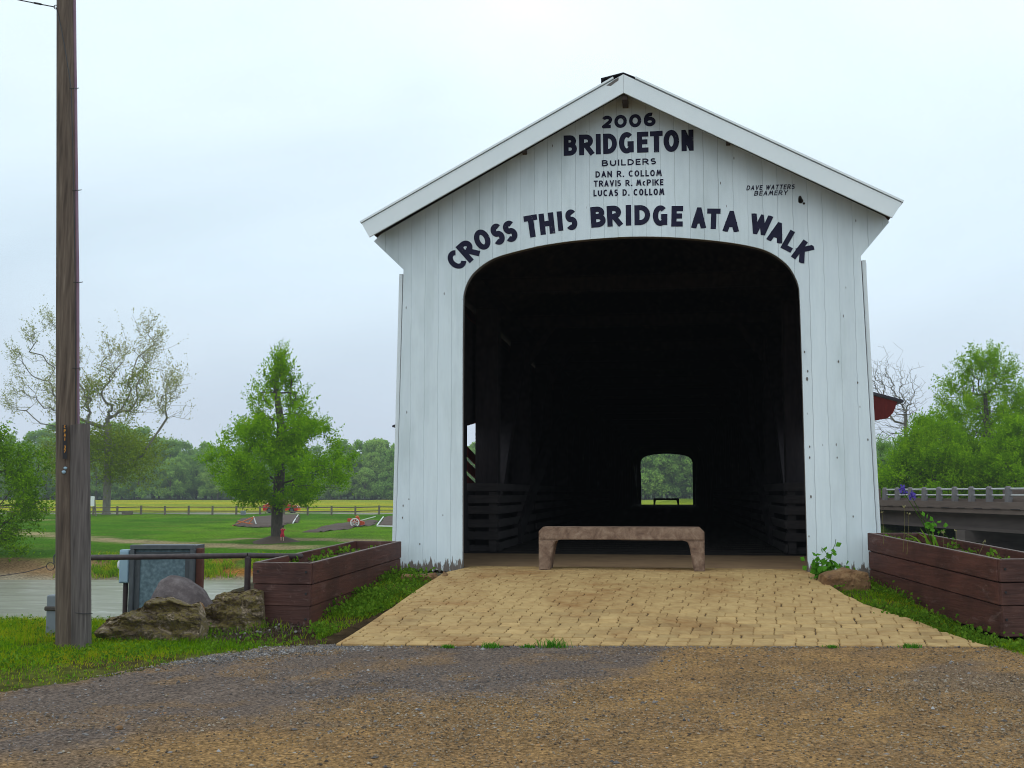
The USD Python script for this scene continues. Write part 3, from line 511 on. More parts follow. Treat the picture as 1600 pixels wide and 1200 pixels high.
# barge boards, drip edge, roof
YB = -.35
bl = Polygon([(-3.25, 4.247), (0, 5.975), (0, 5.745), (-3.15, 4.072)]); br_ = Polygon([(3.19, 4.255), (.003, 5.975), (.003, 5.745), (3.078, 4.085)])
obj('barge_board', extr_xz(bl, YB - .028, YB), M['white_trim'], BR); obj('barge_board', extr_xz(br_, YB - .028, YB), M['white_trim'], BR)
for a, b in (((-3.262, 4.252), (-.115, 5.928)), ((3.202, 4.26), (.14, 5.918))):
    d = np.array(b) - a; n = np.array([-d[1], d[0]]) / np.linalg.norm(d); n = n if n[1] > 0 else -n
    obj('drip_edge', extr_xz(Polygon([a, b, tuple(np.array(b) + n * .022), tuple(np.array(a) + n * .022)]), YB - .042, YB + .2), M['white_trim'], BR)
obj('bare_patch', extr_xz(Polygon([(-.205, 5.845), (-.1, 5.915), (-.055, 5.94), (-.06, 5.90), (-.11, 5.868), (-.15, 5.838)]), YB - .0305, YB - .02), M['bare_wood'], BR)
for s, e in ((-1, 3.25), (1, 3.19)):
    top = Polygon([(0, 5.99), (s * e, 4.262), (s * (e - .02), 4.225), (0, 5.952)])
    obj('roof', extr_xz(top, YB + .002, L + .4), M['roof_metal'], BR)
    sof = Polygon([(0, 5.948), (s * (e - .03), 4.222), (s * (e - .045), 4.196), (0, 5.915)])
    obj('roof_sheathing', extr_xz(sof, YB + .004, L + .38), M['soffit'], BR)
    # eave: slanted boards under the rafter ends and the side wall with its window
    fl = Polygon([(s * 2.70, 3.72), (s * (e - .20), 4.20), (s * (e - .17), 4.17), (s * 2.73, 3.69)])
    obj('eave_board', extr_xz(fl, .035, L), M['barn_red'], BR)
    wl = extr_xz(Polygon([(s * 2.72, -.6), (s * 2.72, 3.70), (s * 2.745, 3.70), (s * 2.745, -.6)]), .035, 3.72)
    obj('wall_end', extr_xz(Polygon([(s * 2.79, -.1), (s * 2.70, 3.66), (s * 2.85, 3.66), (s * 2.89, -.1)]), .09, .11), M['tagblack'], BR)  # black strip added in the open gap, its colour standing for shade
    ymw0, ymw1, zw0 = 3.72, 6.9, .95
    over = trimesh.convex.convex_hull(np.array([(s * xx, yy, zz) for xx in (2.72, 2.745) for yy, zz in ((ymw0, 1.98), (ymw0, 3.70), (ymw1, 3.70), (ymw1, 2.41))]))
    obj('side_wall', [wl, bx(s * 2.72, s * 2.745, ymw0, ymw1, -.6, zw0), over, bx(s * 2.72, s * 2.745, ymw1, L - .05, -.6, 3.70)] +
        [bx(s * 2.746, s * 2.757, y, y + .035, -.6, 3.68) for y in np.arange(.3, L, .3) if not (ymw0 - .05 < y < ymw1)], M['barn_red'], BR)
    ov2 = over.copy(); ov2.vertices[:, 0] -= s * .035
    obj('wall_lining', [extr_xz(Polygon([(s * 2.685, -.1), (s * 2.685, 3.72), (s * 2.71, 3.72), (s * 2.71, -.1)]), .115, 3.72), ov2, bx(s * 2.685, s * 2.71, ymw0, ymw1, -.1, zw0), bx(s * 2.685, s * 2.71, ymw1, L - .1, -.1, 3.72)], M['dark_wood'], BR)
    # little roof over the window, closed by curved end brackets
    for yy in (5.72, 7.35):
        obj('awning_bracket', extr_xz(Polygon([(2.75, 2.86), (4.26, 2.44), (4.19, 2.26), (4.10, 2.17), (3.86, 2.12), (3.62, 2.02), (3.44, 1.86), (3.3, 1.66), (2.75, 1.3)]) if s > 0 else Polygon([(s * 2.83, 2.42), (s * 4.28, 2.02), (s * 4.22, 1.97), (s * 2.83, 2.36)]), yy, yy + .045), M['barn_red'], BR)
    e2 = 4.36 if s > 0 else 4.42
    obj('awning', extr_xz(Polygon([(2.75, 2.93), (e2, 2.47), (e2, 2.43), (2.75, 2.875)] if s > 0 else [(-2.75, 2.64), (-e2, 2.12), (-e2, 2.09), (-2.75, 2.59)]), 5.70, 7.42), M['roof_metal'], BR)
    # white corner board beside the portal, standing a little off it
    obj('corner_board', beam((s * 2.905 - (.012 if s > 0 else 0), .05, -.02), (s * 2.845 - (.032 if s > 0 else 0), .05, 3.68), .045, .05, up=(0, 1, 0)), M['white_trim'], BR)
# ridge cap: a bent sheet lifted at the front on the left
cap = []
for s, w, lift in ((-1, .27, .085), (1, .3, .02)):
    a0 = np.array([0, 6.0]); a1 = np.array([s * w, 6.0 - w * .53 + lift])
    cap.append(extr_xz(Polygon([tuple(a0), tuple(a1), (a1[0], a1[1] - .006), (0, 5.993)]), YB - .03, L + .4))
cap.append(bx(-.272, -.262, YB - .02, YB + 1.2, 5.85, 5.94))
obj('ridge_cap', cap, M['roof_metal'], BR)
obj('ridge_beam', beam((.01, -.33, 5.735), (.01, 0, 5.735), .07, .12), M['soffit'], BR)
for s in (-1, 1):
    obj('purlin_end', beam((s * 1.25, -.33, 5.16), (s * 1.25, 0, 5.16), .05, .04), M['soffit'], BR)
# far portal: the same outline as one boarded wall
obj('far_portal', extr_xz(face.difference(hole), L - .02, L + .03), M['white_boards'], BR)
obj('far_sheathing', extr_xz(face.buffer(-.03).difference(hole.buffer(.012)), L - .06, L - .03), M['dark_wood'], BR)
# floor
fl = [bx(-2.75, 2.75, y, y + .238, -.12, -.008 - .004 * (i % 3)) for i, y in enumerate(np.arange(3.5, L, .25))]
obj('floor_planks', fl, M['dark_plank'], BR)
obj('floor_apron', [bx(-2.68, 2.68, .464, 3.49, -.3, -.004), bx(-2.68, -2.03, .13, .463, -.3, -.004), bx(2.06, 2.68, .13, .463, -.3, -.004)], M['apron'], BR)  # separate brown floor inside the portal, darker than the bricks
for s in (-1, 1):
    obj('floor_beam', bx(s * 2.6, s * 2.3, 3.6, L - .2, -.62, -.14), M['dark_wood'], BR)
    obj('bottom_timber', bx(s * 2.75, s * 2.2, 3.95, 4.25, 0, .095), M['slat'], BR)
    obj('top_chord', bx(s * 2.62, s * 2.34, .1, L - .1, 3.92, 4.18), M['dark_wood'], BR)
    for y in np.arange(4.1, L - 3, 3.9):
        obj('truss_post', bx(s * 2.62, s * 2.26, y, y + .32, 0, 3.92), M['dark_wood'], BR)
        obj('truss_brace', beam((s * 2.44, y + .4, .25), (s * 2.44, y + 3.7, 3.75), .26, .24), M['dark_wood'], BR)
    for a, b in ((6, 37), (40, 71)):
        t = np.linspace(0, 1, 15); ap = np.column_stack([np.full(15, s * 2.2), a + t * (b - a), .2 + 13 * t * (1 - t)]); ap[:, 2] = np.minimum(ap[:, 2], 3.6)
        obj('arch_timber', [beam(p, q, .12, .35) for p, q in zip(ap[:-1], ap[1:])], M['dark_wood'], BR)
    SB = 3.88
    for i in range(5):
        zt = 1.075 - .19 * i + (.02 if i == 2 else 0)
        obj('slat', rbx(s * 2.76, s * (2.205 + .012 * (i % 2)), SB - .04, SB, zt - .125, zt, .004), M['slat'], BR)
        obj('slat', rbx(s * 2.235, s * 2.195, SB + .01, SB + 4.4 + .3 * (i % 2), zt - .125, zt - .003, .004), M['slat'], BR)
        obj('slat', rbx(s * 2.235, s * 2.195, SB + 4.8, 34, zt - .125, zt - .003, .004), M['slat'], BR)
    obj('slat', rbx(s * 2.235, s * 2.195, SB + .01, 18, .02, .14, .004), M['slat'], BR)
    obj('slat_post', bx(s * 2.36, s * 2.24, SB + .002, SB + .2, 0, .94), M['slat'], BR)
for y in np.arange(4.2, L, 3.9):
    obj('tie_beam', bx(-2.6, 2.6, y, y + .22, 4.19, 4.42), M['dark_wood'], BR)
for s in (-1, 1):
    for y in np.arange(8.15, L - 3, 3.9): obj('knee_brace', beam((s * 2.3, y, 3.5), (s * 1.8, y, 4.2), .12, .14), M['dark_wood'], BR)
# red slanting boards across the left window opening
for i in range(5):
    z0 = 1.715 - .235 * i
    obj('window_board', beam((-2.79, 3.5, z0), (-2.79, 7.0, z0 - .55), .03, .145), M['barn_red'], BR)
# abutments
AB = thing('bridge_abutment', 'stone abutment under the near end of the covered bridge', 'abutment')
obj('abutment_block', bx(-2.9, 2.9, .9, 3.4, -5.2, -.64), M['concrete'], AB)
FA = thing('bridge_abutment', 'stone abutment under the far end of the covered bridge', 'abutment')
obj('abutment_block', bx(-2.9, 2.9, L - 5, L - 1, -5.2, -.64), M['concrete'], FA)

# ---- lettering: brush strokes bent into letters
def arcp(cx, cy, rx, ry, a0, a1, n=14):
    t = np.radians(np.linspace(a0, a1, n)); return [(cx + rx * math.cos(k), cy + ry * math.sin(k)) for k in t]
GL_ = {
 'B': [[(0, 0), (0, 1)], [(0, 1)] + arcp(.42, .765, .48, .235, 90, -90) + [(0, .53)], [(0, .53)] + arcp(.45, .265, .55, .265, 90, -90) + [(0, 0)]],
 'R': [[(0, 0), (0, 1)], [(0, 1)] + arcp(.42, .73, .52, .27, 90, -90) + [(0, .46)], [(.45, .46), (1, 0)]],
 'I': [[(.5, 0), (.5, 1)]], 'D': [[(0, 0), (0, 1)], [(0, 1)] + arcp(.3, .5, .7, .5, 90, -90) + [(0, 0)]],
 'G': [arcp(.52, .5, .52, .5, 48, 330, 22) + [(.97, .43), (.6, .43)], [(.97, .43), (.97, .06)]],
 'E': [[(1, 1), (0, 1), (0, 0), (1, 0)], [(0, .52), (.85, .52)]], 'T': [[(0, 1), (1, 1)], [(.5, 1), (.5, 0)]],
 'O': [arcp(.5, .5, .5, .5, 0, 360, 30)], 'N': [[(0, 0), (0, 1), (1, 0), (1, 1)]],
 'U': [[(0, 1), (0, .4)] + arcp(.5, .38, .5, .38, 180, 360) + [(1, 1)]], 'L': [[(0, 1), (0, 0), (1, 0)]],
 'S': [arcp(.5, .755, .46, .245, 35, 255, 16) + arcp(.5, .265, .5, .265, 80, -145, 16)],
 'A': [[(0, 0), (.5, 1), (1, 0)], [(.18, .3), (.82, .3)]], 'C': [arcp(.55, .5, .55, .5, 50, 310, 22)],
 'M': [[(0, 0), (.22, 1), (.5, .3), (.78, 1), (1, 0)]], 'V': [[(0, 1), (.5, 0), (1, 1)]], 'P': [[(0, 0), (0, 1)], [(0, 1)] + arcp(.42, .72, .55, .28, 90, -90) + [(0, .44)]],
 'K': [[(0, 0), (0, 1)], [(1, 1), (0, .42)], [(.3, .58), (1, 0)]], 'H': [[(0, 0), (0, 1)], [(1, 0), (1, 1)], [(0, .5), (1, .5)]],
 'W': [[(0, 1), (.25, 0), (.5, .85), (.75, 0), (1, 1)]], 'Y': [[(0, 1), (.5, .45), (1, 1)], [(.5, .45), (.5, 0)]],
 '2': [arcp(.5, .72, .46, .28, 160, -20, 12) + [(.85, .5), (.05, 0), (1, 0)]], '0': [arcp(.5, .5, .5, .5, 0, 360, 30)],
 '6': [arcp(.6, .55, .58, .47, 70, 190, 12) + arcp(.5, .3, .48, .3, 180, -180, 24)], 'c': [arcp(.55, .35, .5, .35, 50, 310, 16)], '.': [[(.3, 0), (.7, 0)]],
 '3': [arcp(.45, .76, .5, .24, 140, -90, 12) + arcp(.45, .26, .55, .26, 90, -140, 12)], '7': [[(0, 1), (1, 1), (.35, 0)]], '1': [[(.2, .8), (.5, 1), (.5, 0)]]}
def glyph(ch, w, h, t):
    """letter w wide and h tall with strokes t thick, its lower left corner at 0, 0"""
    out = []
    for st_ in GL_[ch]:
        p = [(t / 2 + x * (w - t), t / 2 + y * (h - t)) for x, y in st_]
        curved = len(p) > 6
        out.append(LineString(p).buffer(t / 2, cap_style=2 if curved else 3, join_style=1 if curved else 2, mitre_limit=2.2))
    g = unary_union(out)
    return g.intersection(sbox(-.1 * w, 0, 1.1 * w, h)) if ch in 'ANMVWK' else g
def flat_letter(g, y=-.0285, dep=.003): return extr_xz(g, y, y + dep)
YF = -.0225
def ptf(x, y): return np.array(px(x, y, YF))
def box_letter(ch, xa, xb, ya, yb, thick, shear=0):
    """letter filling a pixel box of the photograph"""
    a = ptf(xa, yb); b = ptf(xb, (ya + yb) / 2); top = ptf((xa + xb) / 2, ya)[1]; bot = ptf((xa + xb) / 2, yb)[1]
    w, h = b[0] - a[0], top - bot
    g = glyph(ch, w, h, thick * h)
    return affinity.translate(g, a[0], bot)
def centre_letter(ch, cx, cy, wpx, hpx, ang, thick=.25):
    c = ptf(cx, cy); k = (ptf(cx + 10, cy)[0] - ptf(cx - 10, cy)[0]) / 20
    w, h = wpx * k, hpx * k
    if ch == 'I': w = h * thick
    g = affinity.translate(glyph(ch, w, h, thick * h), -w / 2, -h / 2)
    return affinity.translate(affinity.rotate(g, -ang, origin=(0, 0)), *c)
def word(text, xa, xb, ya, yb, dy, hpx, thick, italic=0):
    """a line of text between two pixels; dy: how much the right end stands higher"""
    adv = {'I': .36, '.': .36, ' ': .55, 'M': 1.05, 'c': .72, 'W': 1.12, 'L': .74, 'E': .76, 'T': .86, 'S': .82, 'J': .6}
    wd = [adv.get(c, .92) for c in text]; tot = sum(wd) - .2; u = 0; gs = []
    A = ptf(xa, yb); B = ptf(xb, yb - dy); Hh = ptf(xa, yb - hpx)[1] - A[1]
    for c, w_ in zip(text, wd):
        if c != ' ':
            f0, f1 = u / tot, (u + w_ - .2) / tot; pa = A + (B - A) * f0; w = (B[0] - A[0]) * (f1 - f0)
            if c == 'I': w = thick * Hh
            g = glyph(c, w if c != '.' else thick * Hh * 1.1, Hh if c != '.' else thick * Hh * 1.05, thick * Hh)
            if italic: g = affinity.skew(g, xs=italic, origin=(0, 0))
            gs.append(affinity.translate(g, *pa))
        u += w_
    return unary_union(gs)
def lettering(gs, lab): obj('lettering', extr_xz(unary_union(gs), -.0285, -.0245), M['letter'], BR, label=lab)
lettering([box_letter('2', 940, 957, 181, 200.5, .26), box_letter('0', 960, 979.5, 179.8, 200, .26), box_letter('0', 983, 1002, 178.5, 199, .26), box_letter('6', 1006, 1024.5, 176.5, 197.5, .26)], 'painted year 2006')
lettering([box_letter(c, a, b, t, d, .235) for c, a, b, t, d in (('B', 881, 901.5, 211.5, 243.3), ('R', 905, 927.5, 210.3, 242.3), ('I', 931.3, 938.7, 209.5, 241.2), ('D', 942.5, 964, 208.8, 240.3), ('G', 967.3, 990.7, 206.5, 240), ('E', 995.5, 1013, 206.2, 238.5), ('T', 1016, 1035.5, 205, 238), ('O', 1037, 1061, 203.2, 237.5), ('N', 1065, 1083.7, 203, 236))], 'painted name BRIDGETON')
lettering([word('BUILDERS', 940.5, 1025, 0, 260, 3.2, 9.6, .2)], 'painted word BUILDERS')
lettering([word('DAN R. COLLOM', 930.5, 1034, 0, 277.6, 2.4, 9.8, .2)], 'painted line DAN R. COLLOM')
lettering([word('TRAVIS R. McPIKE', 928, 1036.5, 0, 292, 2.4, 9.6, .2)], 'painted line TRAVIS R. McPIKE')
lettering([word('LUCAS D. COLLOM', 927.3, 1038, 0, 307, 2.2, 10.2, .2)], 'painted line LUCAS D. COLLOM')
lettering([word('DAVE WATTERS', 1166, 1241, 0, 297.5, 2.0, 7.4, .17, 12), word('BEAMERY', 1178, 1230, 0, 306, 1.2, 7.4, .17, 12)], 'small painted line DAVE WATTERS BEAMERY')
lettering([centre_letter(*a) for a in (('C', 713.5, 406, 24, 32, -44), ('R', 731.5, 391, 23, 34, -41), ('O', 753.5, 374.5, 24, 33, -24), ('S', 777.5, 366, 19, 34, -16), ('S', 797, 361.5, 20, 34, -14),
    ('T', 830.5, 353.5, 21, 35, -8), ('H', 854.5, 349.5, 23, 33.5, -6), ('I', 875, 345.5, 8, 31, -5), ('S', 892.5, 343.5, 18, 33, -5),
    ('B', 934.5, 339, 23, 33, -3), ('R', 960, 337.5, 23, 33, -2), ('I', 982, 336.5, 8, 33, 0), ('D', 1003.5, 336, 24.5, 32, 0), ('G', 1031.5, 337, 23, 33, 1), ('E', 1058, 338, 18, 33, 2),
    ('A', 1092, 340.5, 22, 34, 3), ('T', 1115, 342, 21, 33, 3), ('A', 1142.5, 346, 24, 34, 4), ('W', 1188.5, 351, 33, 33, 11), ('A', 1214, 363, 24, 33, 18), ('L', 1235, 377, 18, 33, 30), ('K', 1254.5, 393.5, 22, 34, 37))], 'arched painted words CROSS THIS BRIDGE AT A WALK')
# bullet-hole like knot by the small lettering
obj('knot', [extr_xz(Point(*ptf(1251, 314)).buffer(.03), -.0285, -.0245), extr_xz(Point(*ptf(1256, 318)).buffer(.014), -.0285, -.0245), extr_xz(affinity.scale(Point(*ptf(1250, 311)).buffer(.03), .7, 1.3), -.0285, -.0246)], M['hair'], BR)
# nail heads and knots on the pillars
kn = []
for (a, b, r) in [(1257, 550, .012), (1262, 580, .013), (1261, 592, .02), (1310, 565, .014), (1340, 598, .012), (1265, 698, .012), (1265, 715, .013), (1267, 776, .016), (1264, 838, .01), (1308, 715, .01), (1356, 687, .012), (1333, 807, .011), (630, 790, .012), (629, 809, .011), (692, 805, .008), (656, 850, .011), (639, 780, .009)]:
    kn.append(extr_xz(affinity.scale(Point(*ptf(a, b)).buffer(r, 4), .6, 1.2), -.0275, -.0255))
obj('knots', kn, M['bare_wood'], BR)

# ------------------------------------------------------------------ bench, and its twin at the far end
def bench(lab, loc, rot=0):
    t = thing('concrete_bench', lab, 'bench', loc, rot); W, H, T = .98, .512, .15
    def seat():
        o = Polygon([(-W + .0, H - T), (-W, H - .035), (-W + .035, H), (W - .035, H), (W, H - .035), (W, H - T), (W - .2, H - T), (-W + .2, H - T)]).buffer(.0)
        return extr_xz(o, .004, .396)
    o = Polygon([(-W, 0), (-W, H - .05), (-W + .05, H), (W - .05, H), (W, H - .05), (W, 0), (W - .125, 0), (W - .175, H - T - .07), (W - .2, H - T - .015), (W - .26, H - T), (-W + .26, H - T), (-W + .2, H - T - .015), (-W + .175, H - T - .07), (-W + .125, 0)])
    for nm, clip in (('seat', sbox(-2, H - T - .001, 2, 1)), ('leg', sbox(-2, -1, 0, H - T - .001)), ('leg', sbox(0, -1, 2, H - T - .001))):
        c = o.intersection(clip)
        ms = [extr_xz(c.buffer(-.012) if nm == 'x' else c, .012, .388)]
        inn = c.buffer(-.012, join_style=2)
        # chamfered front and back faces
        for y0, y1 in ((.0, .012), (.388, .4)):
            ms.append(extr_xz(inn, y0, y1))
        obj(nm, ms, M['bench'], t)
    return t
bp = at(971.5, 891, 13.12)
B1 = bench('red-brown concrete bench standing across the mouth of the bridge', (float((at(846, 890, 13.2)[0] + at(1097, 890, 12.9)[0]) / 2), -.12, .002))
x1 = aty(1041, 786, L - 3.2)
dup(B1, (float(x1[0]), L - 3.2, .0), 0, 'dark bench seen in silhouette inside the far opening of the bridge', 'bench')

# ------------------------------------------------------------------ planters
def planter(lab, near_in, far_in, near_z, far_z, width, outdir, seed):
    """near_in, far_in: bottom ends of the side facing the paving"""
    n, f = np.asarray(near_in[:2]), np.asarray(far_in[:2]); d = f - n; Ln = np.linalg.norm(d); ang = math.atan2(-d[0], d[1])
    t = thing('wooden_planter', lab, 'planter', (float(n[0]), float(n[1]), 0), ang); s = outdir     # local y along the planter, x across
    slope = (far_z - near_z) / Ln; hz = .205; rr = np.random.default_rng(seed)
    def shear(m, extra=0):
        v = m.vertices.copy(); v[:, 2] += near_z + slope * v[:, 1]; m.vertices = v; return m
    lean = .03
    for i in range(3):
        z1 = -hz * i + rr.normal(0, .002); z0 = -hz * (i + 1) + .007; o = lean * (i / 2.0)
        z0 -= .07 * (i == 2)
        obj('side_plank', shear(rbx(s * (o * .5), s * (.042 + o * .5), 0, Ln, z0, z1, .005)), M['planter'], t)
        obj('side_plank', shear(rbx(s * (width - .042), s * width, 0, Ln, z0, z1, .005)), M['planter'], t)
        obj('end_plank', shear(rbx(s * (.006 + o * .5), s * (width - .004 - o * .6), -.043 + o * .35, -.002 + o * .35, z0 + .002, z1 + .003, .005)), M['planter_end'], t)
        obj('end_plank', shear(rbx(s * (o * .5 + .004), s * (width - .004), Ln + .002, Ln + .042, z0, z1, .005)), M['planter_end'], t)
        for xx in (.05, width - .06):
            b = trimesh.creation.cylinder(.011, .012, sections=10); b.apply_transform(trimesh.transformations.rotation_matrix(math.pi / 2, (1, 0, 0))); b.apply_translation((s * xx, -.046 + o * .35, (z0 + z1) / 2 + .02)); obj('bolt', shear(b), M['black'], t)
    obj('rim', [shear(bx(s * .004, s * .038, .004, Ln - .004, .0, .0035)), shear(bx(s * (width - .038), s * (width - .004), .004, Ln - .004, .0, .0035)), shear(bx(s * .04, s * (width - .04), -.04, -.006, .003, .0065))], M['weathered_top'], t)
    gx = np.linspace(.045, width - .045, 12); gy = np.linspace(.0, Ln, 40); A, Bq = np.meshgrid(gx, gy); v = np.column_stack([s * A.ravel(), Bq.ravel(), -.10 + .05 * (meshkit.fbm(np.stack([A * 5, Bq * 5, 0 * A], -1), 3, seed).ravel() - .5)])
    ii = (np.arange(39)[:, None] * 12 + np.arange(11)[None]).ravel(); q = np.column_stack([ii, ii + 1, ii + 13, ii + 12]); q = q if s > 0 else q[:, ::-1]
    obj('soil', shear(trimesh.Trimesh(v, np.vstack([q[:, [0, 1, 2]], q[:, [0, 2, 3]]]), process=False)), M['mulch'], t, smooth=True)
    def loc(x, y, z=-.08): c, s_ = math.cos(ang), math.sin(ang); return np.array([n[0] + c * s * x - s_ * y, n[1] + s_ * s * x + c * y, near_z + slope * y + z])
    return t, loc, Ln
nl_ = at(489, 880, 10.55); fl_ = at(626, 846, 13.25)
PLL, locL, lnL = planter('dark red-brown wooden planter box at the left of the brick paving', nl_, fl_, nl_[2], fl_[2], .60, -1, 4)
nr_ = at(1557, 874, 9.85); fr_ = at(1357, 833, 12.5)
PLR, locR, lnR = planter('dark red-brown wooden planter box at the right with iris and weeds in it', nr_, fr_, nr_[2], fr_[2], .62, 1, 5)

def weeds(name, lab, P, size, rng, mat='leaf_weed', per=14, spread=.08, up=.5, stem=True, cat='weeds'):
    Q = np.repeat(P, per, 0) + rng.normal(size=(len(P) * per, 3)) * [spread, spread, spread * .6]; Q[:, 2] = np.maximum(Q[:, 2], np.repeat(P[:, 2], per)) + np.abs(rng.normal(0, spread * .5, len(Q)))
    m = cards(Q, rng.uniform(.6, 1.3, len(Q)) * size, rng, up=up, aspect=.75)
    return tag(obj(name, m, M[mat]), lab, cat, kind='stuff')
r6 = np.random.default_rng(16)
pts = np.array([locL(r6.uniform(.08, .54), r6.uniform(.1, 2.4)) for _ in range(22)])
weeds('planter_weeds', 'small weeds growing in the left planter box', pts, .045, r6, per=12, spread=.035)
pts = np.array([locR(r6.uniform(.08, .55), r6.uniform(.1, 2.6)) for _ in range(14)])
weeds('planter_weeds', 'low weeds growing in the right planter box', pts, .045, r6, per=10, spread=.04)
# iris: two purple flowers on stems with sword leaves
ir = thing('iris_plant', 'purple iris with two flowers standing in the right planter', 'flower'); ib = locR(.32, 1.75)
Dr = depth(ib[0], ib[1])
for (fx, fy) in ((1412, 766), (1425, 774)):
    top = at(fx, fy, Dr); stt = path_tube([ib, ib * .5 + top * .5 + [.015, 0, 0], top - [0, 0, .02]], [.005, .004, .003]); obj('stem', stt, M['leaf_weed'], ir)
    P = top + r6.normal(size=(26, 3)) * [.013, .013, .018]; obj('flower', cards(P, r6.uniform(.028, .045, 26), r6, up=.2, aspect=.9), M['iris'], ir)
for k in range(5):
    b = ib + [r6.normal(0, .06), r6.normal(0, .06), 0]; h = r6.uniform(.14, .26); ln = r6.normal(0, .09, 2); p1 = b + [ln[0] * .4, ln[1] * .4, h * .6]; p2 = b + [ln[0], ln[1], h]
    s = np.array([.012, .004, 0]); obj('leaf', trimesh.Trimesh([b - s, b + s, p1 - s, p1 + s, p2], [[0, 1, 3], [0, 3, 2], [2, 3, 4]], process=False), M['leaf_weed'], ir)
tw = thing('tall_weed', 'leafy green weed rising over the middle of the right planter', 'weed'); tb = locR(.45, 1.35)
tt = at(1443, 812, depth(tb[0], tb[1])); obj('stem', path_tube([tb, (tb + tt) / 2 + [.01, 0, 0], tt], [.004, .003, .002]), M['leaf_weed'], tw)
for k in range(26):
    q = tb + (tt - tb) * r6.uniform(.35, 1) ; obj('leaf', cards((q + r6.normal(0, .035, 3))[None], r6.uniform(.05, .09), r6, up=.3, aspect=.6), M['leaf_vine'], tw)
for i, (a, b, ya, yb, lb) in enumerate([(1413, 1411, 793, 862, 'by the iris'), (1420, 1417, 803, 866, 'right of the iris'), (1378, 1380, 801, 850, 'close to the bridge wall'), (1474, 1473, 832, 880, 'near the middle of the right planter'), (1494, 1492, 830, 880, 'in the middle of the right planter'), (1538, 1520, 848, 882, 'leaning over the front of the right planter')]):
    tp = at(a, ya, 11.3 - .12 * i); bt = at(b, yb, 11.3 - .12 * i); s_ = thing('dry_grass_stem', f'thin seeding grass stem {lb}', 'grass stem')
    obj('stem', path_tube([bt, (bt + tp) / 2 + [.008, 0, 0], tp], [.0025, .002, .0015], 5), M['drystem'], s_); obj('seed_head', cards(tp + r6.normal(0, .006, (7, 3)), .022, r6, up=1.2), M['drystem'], s_)

# ------------------------------------------------------------------ pole with stub, conduit and wire
PO = thing('utility_pole', 'tall weathered brown utility pole with a dark conduit at the left of the lawn', 'utility pole')
DP = 9.45
def ptb(x, y, D=DP): return at(x, y, D)
def log(b, t, r0, r1, seed, n=36, m=60, cut=0):
    th = np.arange(n) * 2 * math.pi / n; V = []
    for k in range(m):
        f = k / (m - 1); c = b + (t - b) * f; r = r0 + (r1 - r0) * f
        rr = r * (1 + .035 * (meshkit.noise(np.stack([np.cos(th) * 3, np.sin(th) * 3, np.full(n, f * 2.0)], -1) + seed, seed) - .5) + .05 * (meshkit.noise(np.stack([np.cos(th) * 9, np.sin(th) * 9, np.full(n, f * 1.2)], -1) + seed, seed + 4) - .5))
        V.append(c + np.column_stack([np.cos(th) * rr, np.sin(th) * rr, 0 * th]))
    V = np.array(V); V[-1, :, 2] += cut * np.cos(th); i = np.arange(n); j = (i + 1) % n; F = []
    for k in range(m - 1): F += [np.column_stack([i + k * n, j + k * n, j + (k + 1) * n]), np.column_stack([i + k * n, j + (k + 1) * n, i + (k + 1) * n])]
    F = np.vstack(F); V = V.reshape(-1, 3); c = len(V); V = np.vstack([V, V[-n:].mean(0) + [0, 0, .004]]); F = np.vstack([F, np.column_stack([i + (m - 1) * n, j + (m - 1) * n, np.full(n, c)])])
    return trimesh.Trimesh(V, F, process=False)
pb0 = ptb(107, 1024); pt0 = ptb(102.5, -60); ext = pt0 + (pt0 - pb0) * .35
obj('pole', log(pb0, ext, .103, .066, 3, m=90), M['pole'], PO, smooth=50)
sb0 = ptb(127, 1021, DP - .03); st0 = ptb(124.5, 664, DP - .03)
ST = tag(obj('pole_stub', log(sb0, st0, .083, .083, 5, cut=.012), M['stub'], PO, smooth=50), 'grey sawn-off pole stub bolted beside the pole')
obj('stub_band', path_tube([sb0 + [math.cos(a) * .086, math.sin(a) * .086, .345 - .01 * math.cos(a)] for a in np.linspace(math.pi, 2 * math.pi, 10)], .003, 5), M['black'], PO)
cp = [ptb(121.5, 662, DP - .0), ptb(121, 450), ptb(119.3, 300), ptb(117.5, 140)] + [ptb(115, -60)]
obj('conduit', path_tube(cp, .0165, 10), M['conduit'], PO, smooth=True)
obj('ground_wire', path_tube([ptb(118.3, 662, DP - .1), ptb(117.5, 450, DP - .1), ptb(115.5, 300, DP - .1), ptb(111.5, 140, DP - .1), ptb(104, 90, DP - .11), ptb(96, 45, DP - .1), ptb(88, 12, DP - .06)], .0042, 6), M['black'], PO)
for (x, y) in ((119, 575), (121, 441), (119, 297), (115, 138)):
    obj('strap', path_tube([ptb(x - 6, y, DP - .11), ptb(x, y + .5, DP - .11), ptb(x + 6, y, DP - .06), ptb(x + 8, y - .5, DP)], .004, 5), M['black'], PO)
tg = [ptb(97.8, 664, DP - .112), ptb(104.7, 664, DP - .112), ptb(104.9, 717, DP - .112), ptb(98, 717, DP - .112)]
tgm = beam((tg[0] + tg[1]) / 2, (tg[2] + tg[3]) / 2, np.linalg.norm(tg[1] - tg[0]), .006, up=-FW); TG = obj('number_tag', tgm, M['tagblack'], PO)
for ch, cy in zip('CPAI37', (667.5, 674, 680.5, 687, 699.5, 705.5)):
    g = glyph(ch, .017 if ch != 'I' else .006, .026, .0055); m = extr_xz(g, -.0012, 0); c = at(101.3, cy + 1.5, DP - .118)
    T = np.eye(4); T[:3, 0], T[:3, 1], T[:3, 2] = RT, FW, UP; T[:3, 3] = c - RT * (.0085 if ch != 'I' else .003); m.apply_transform(T); obj('numeral', m, M['tagorange'], TG)
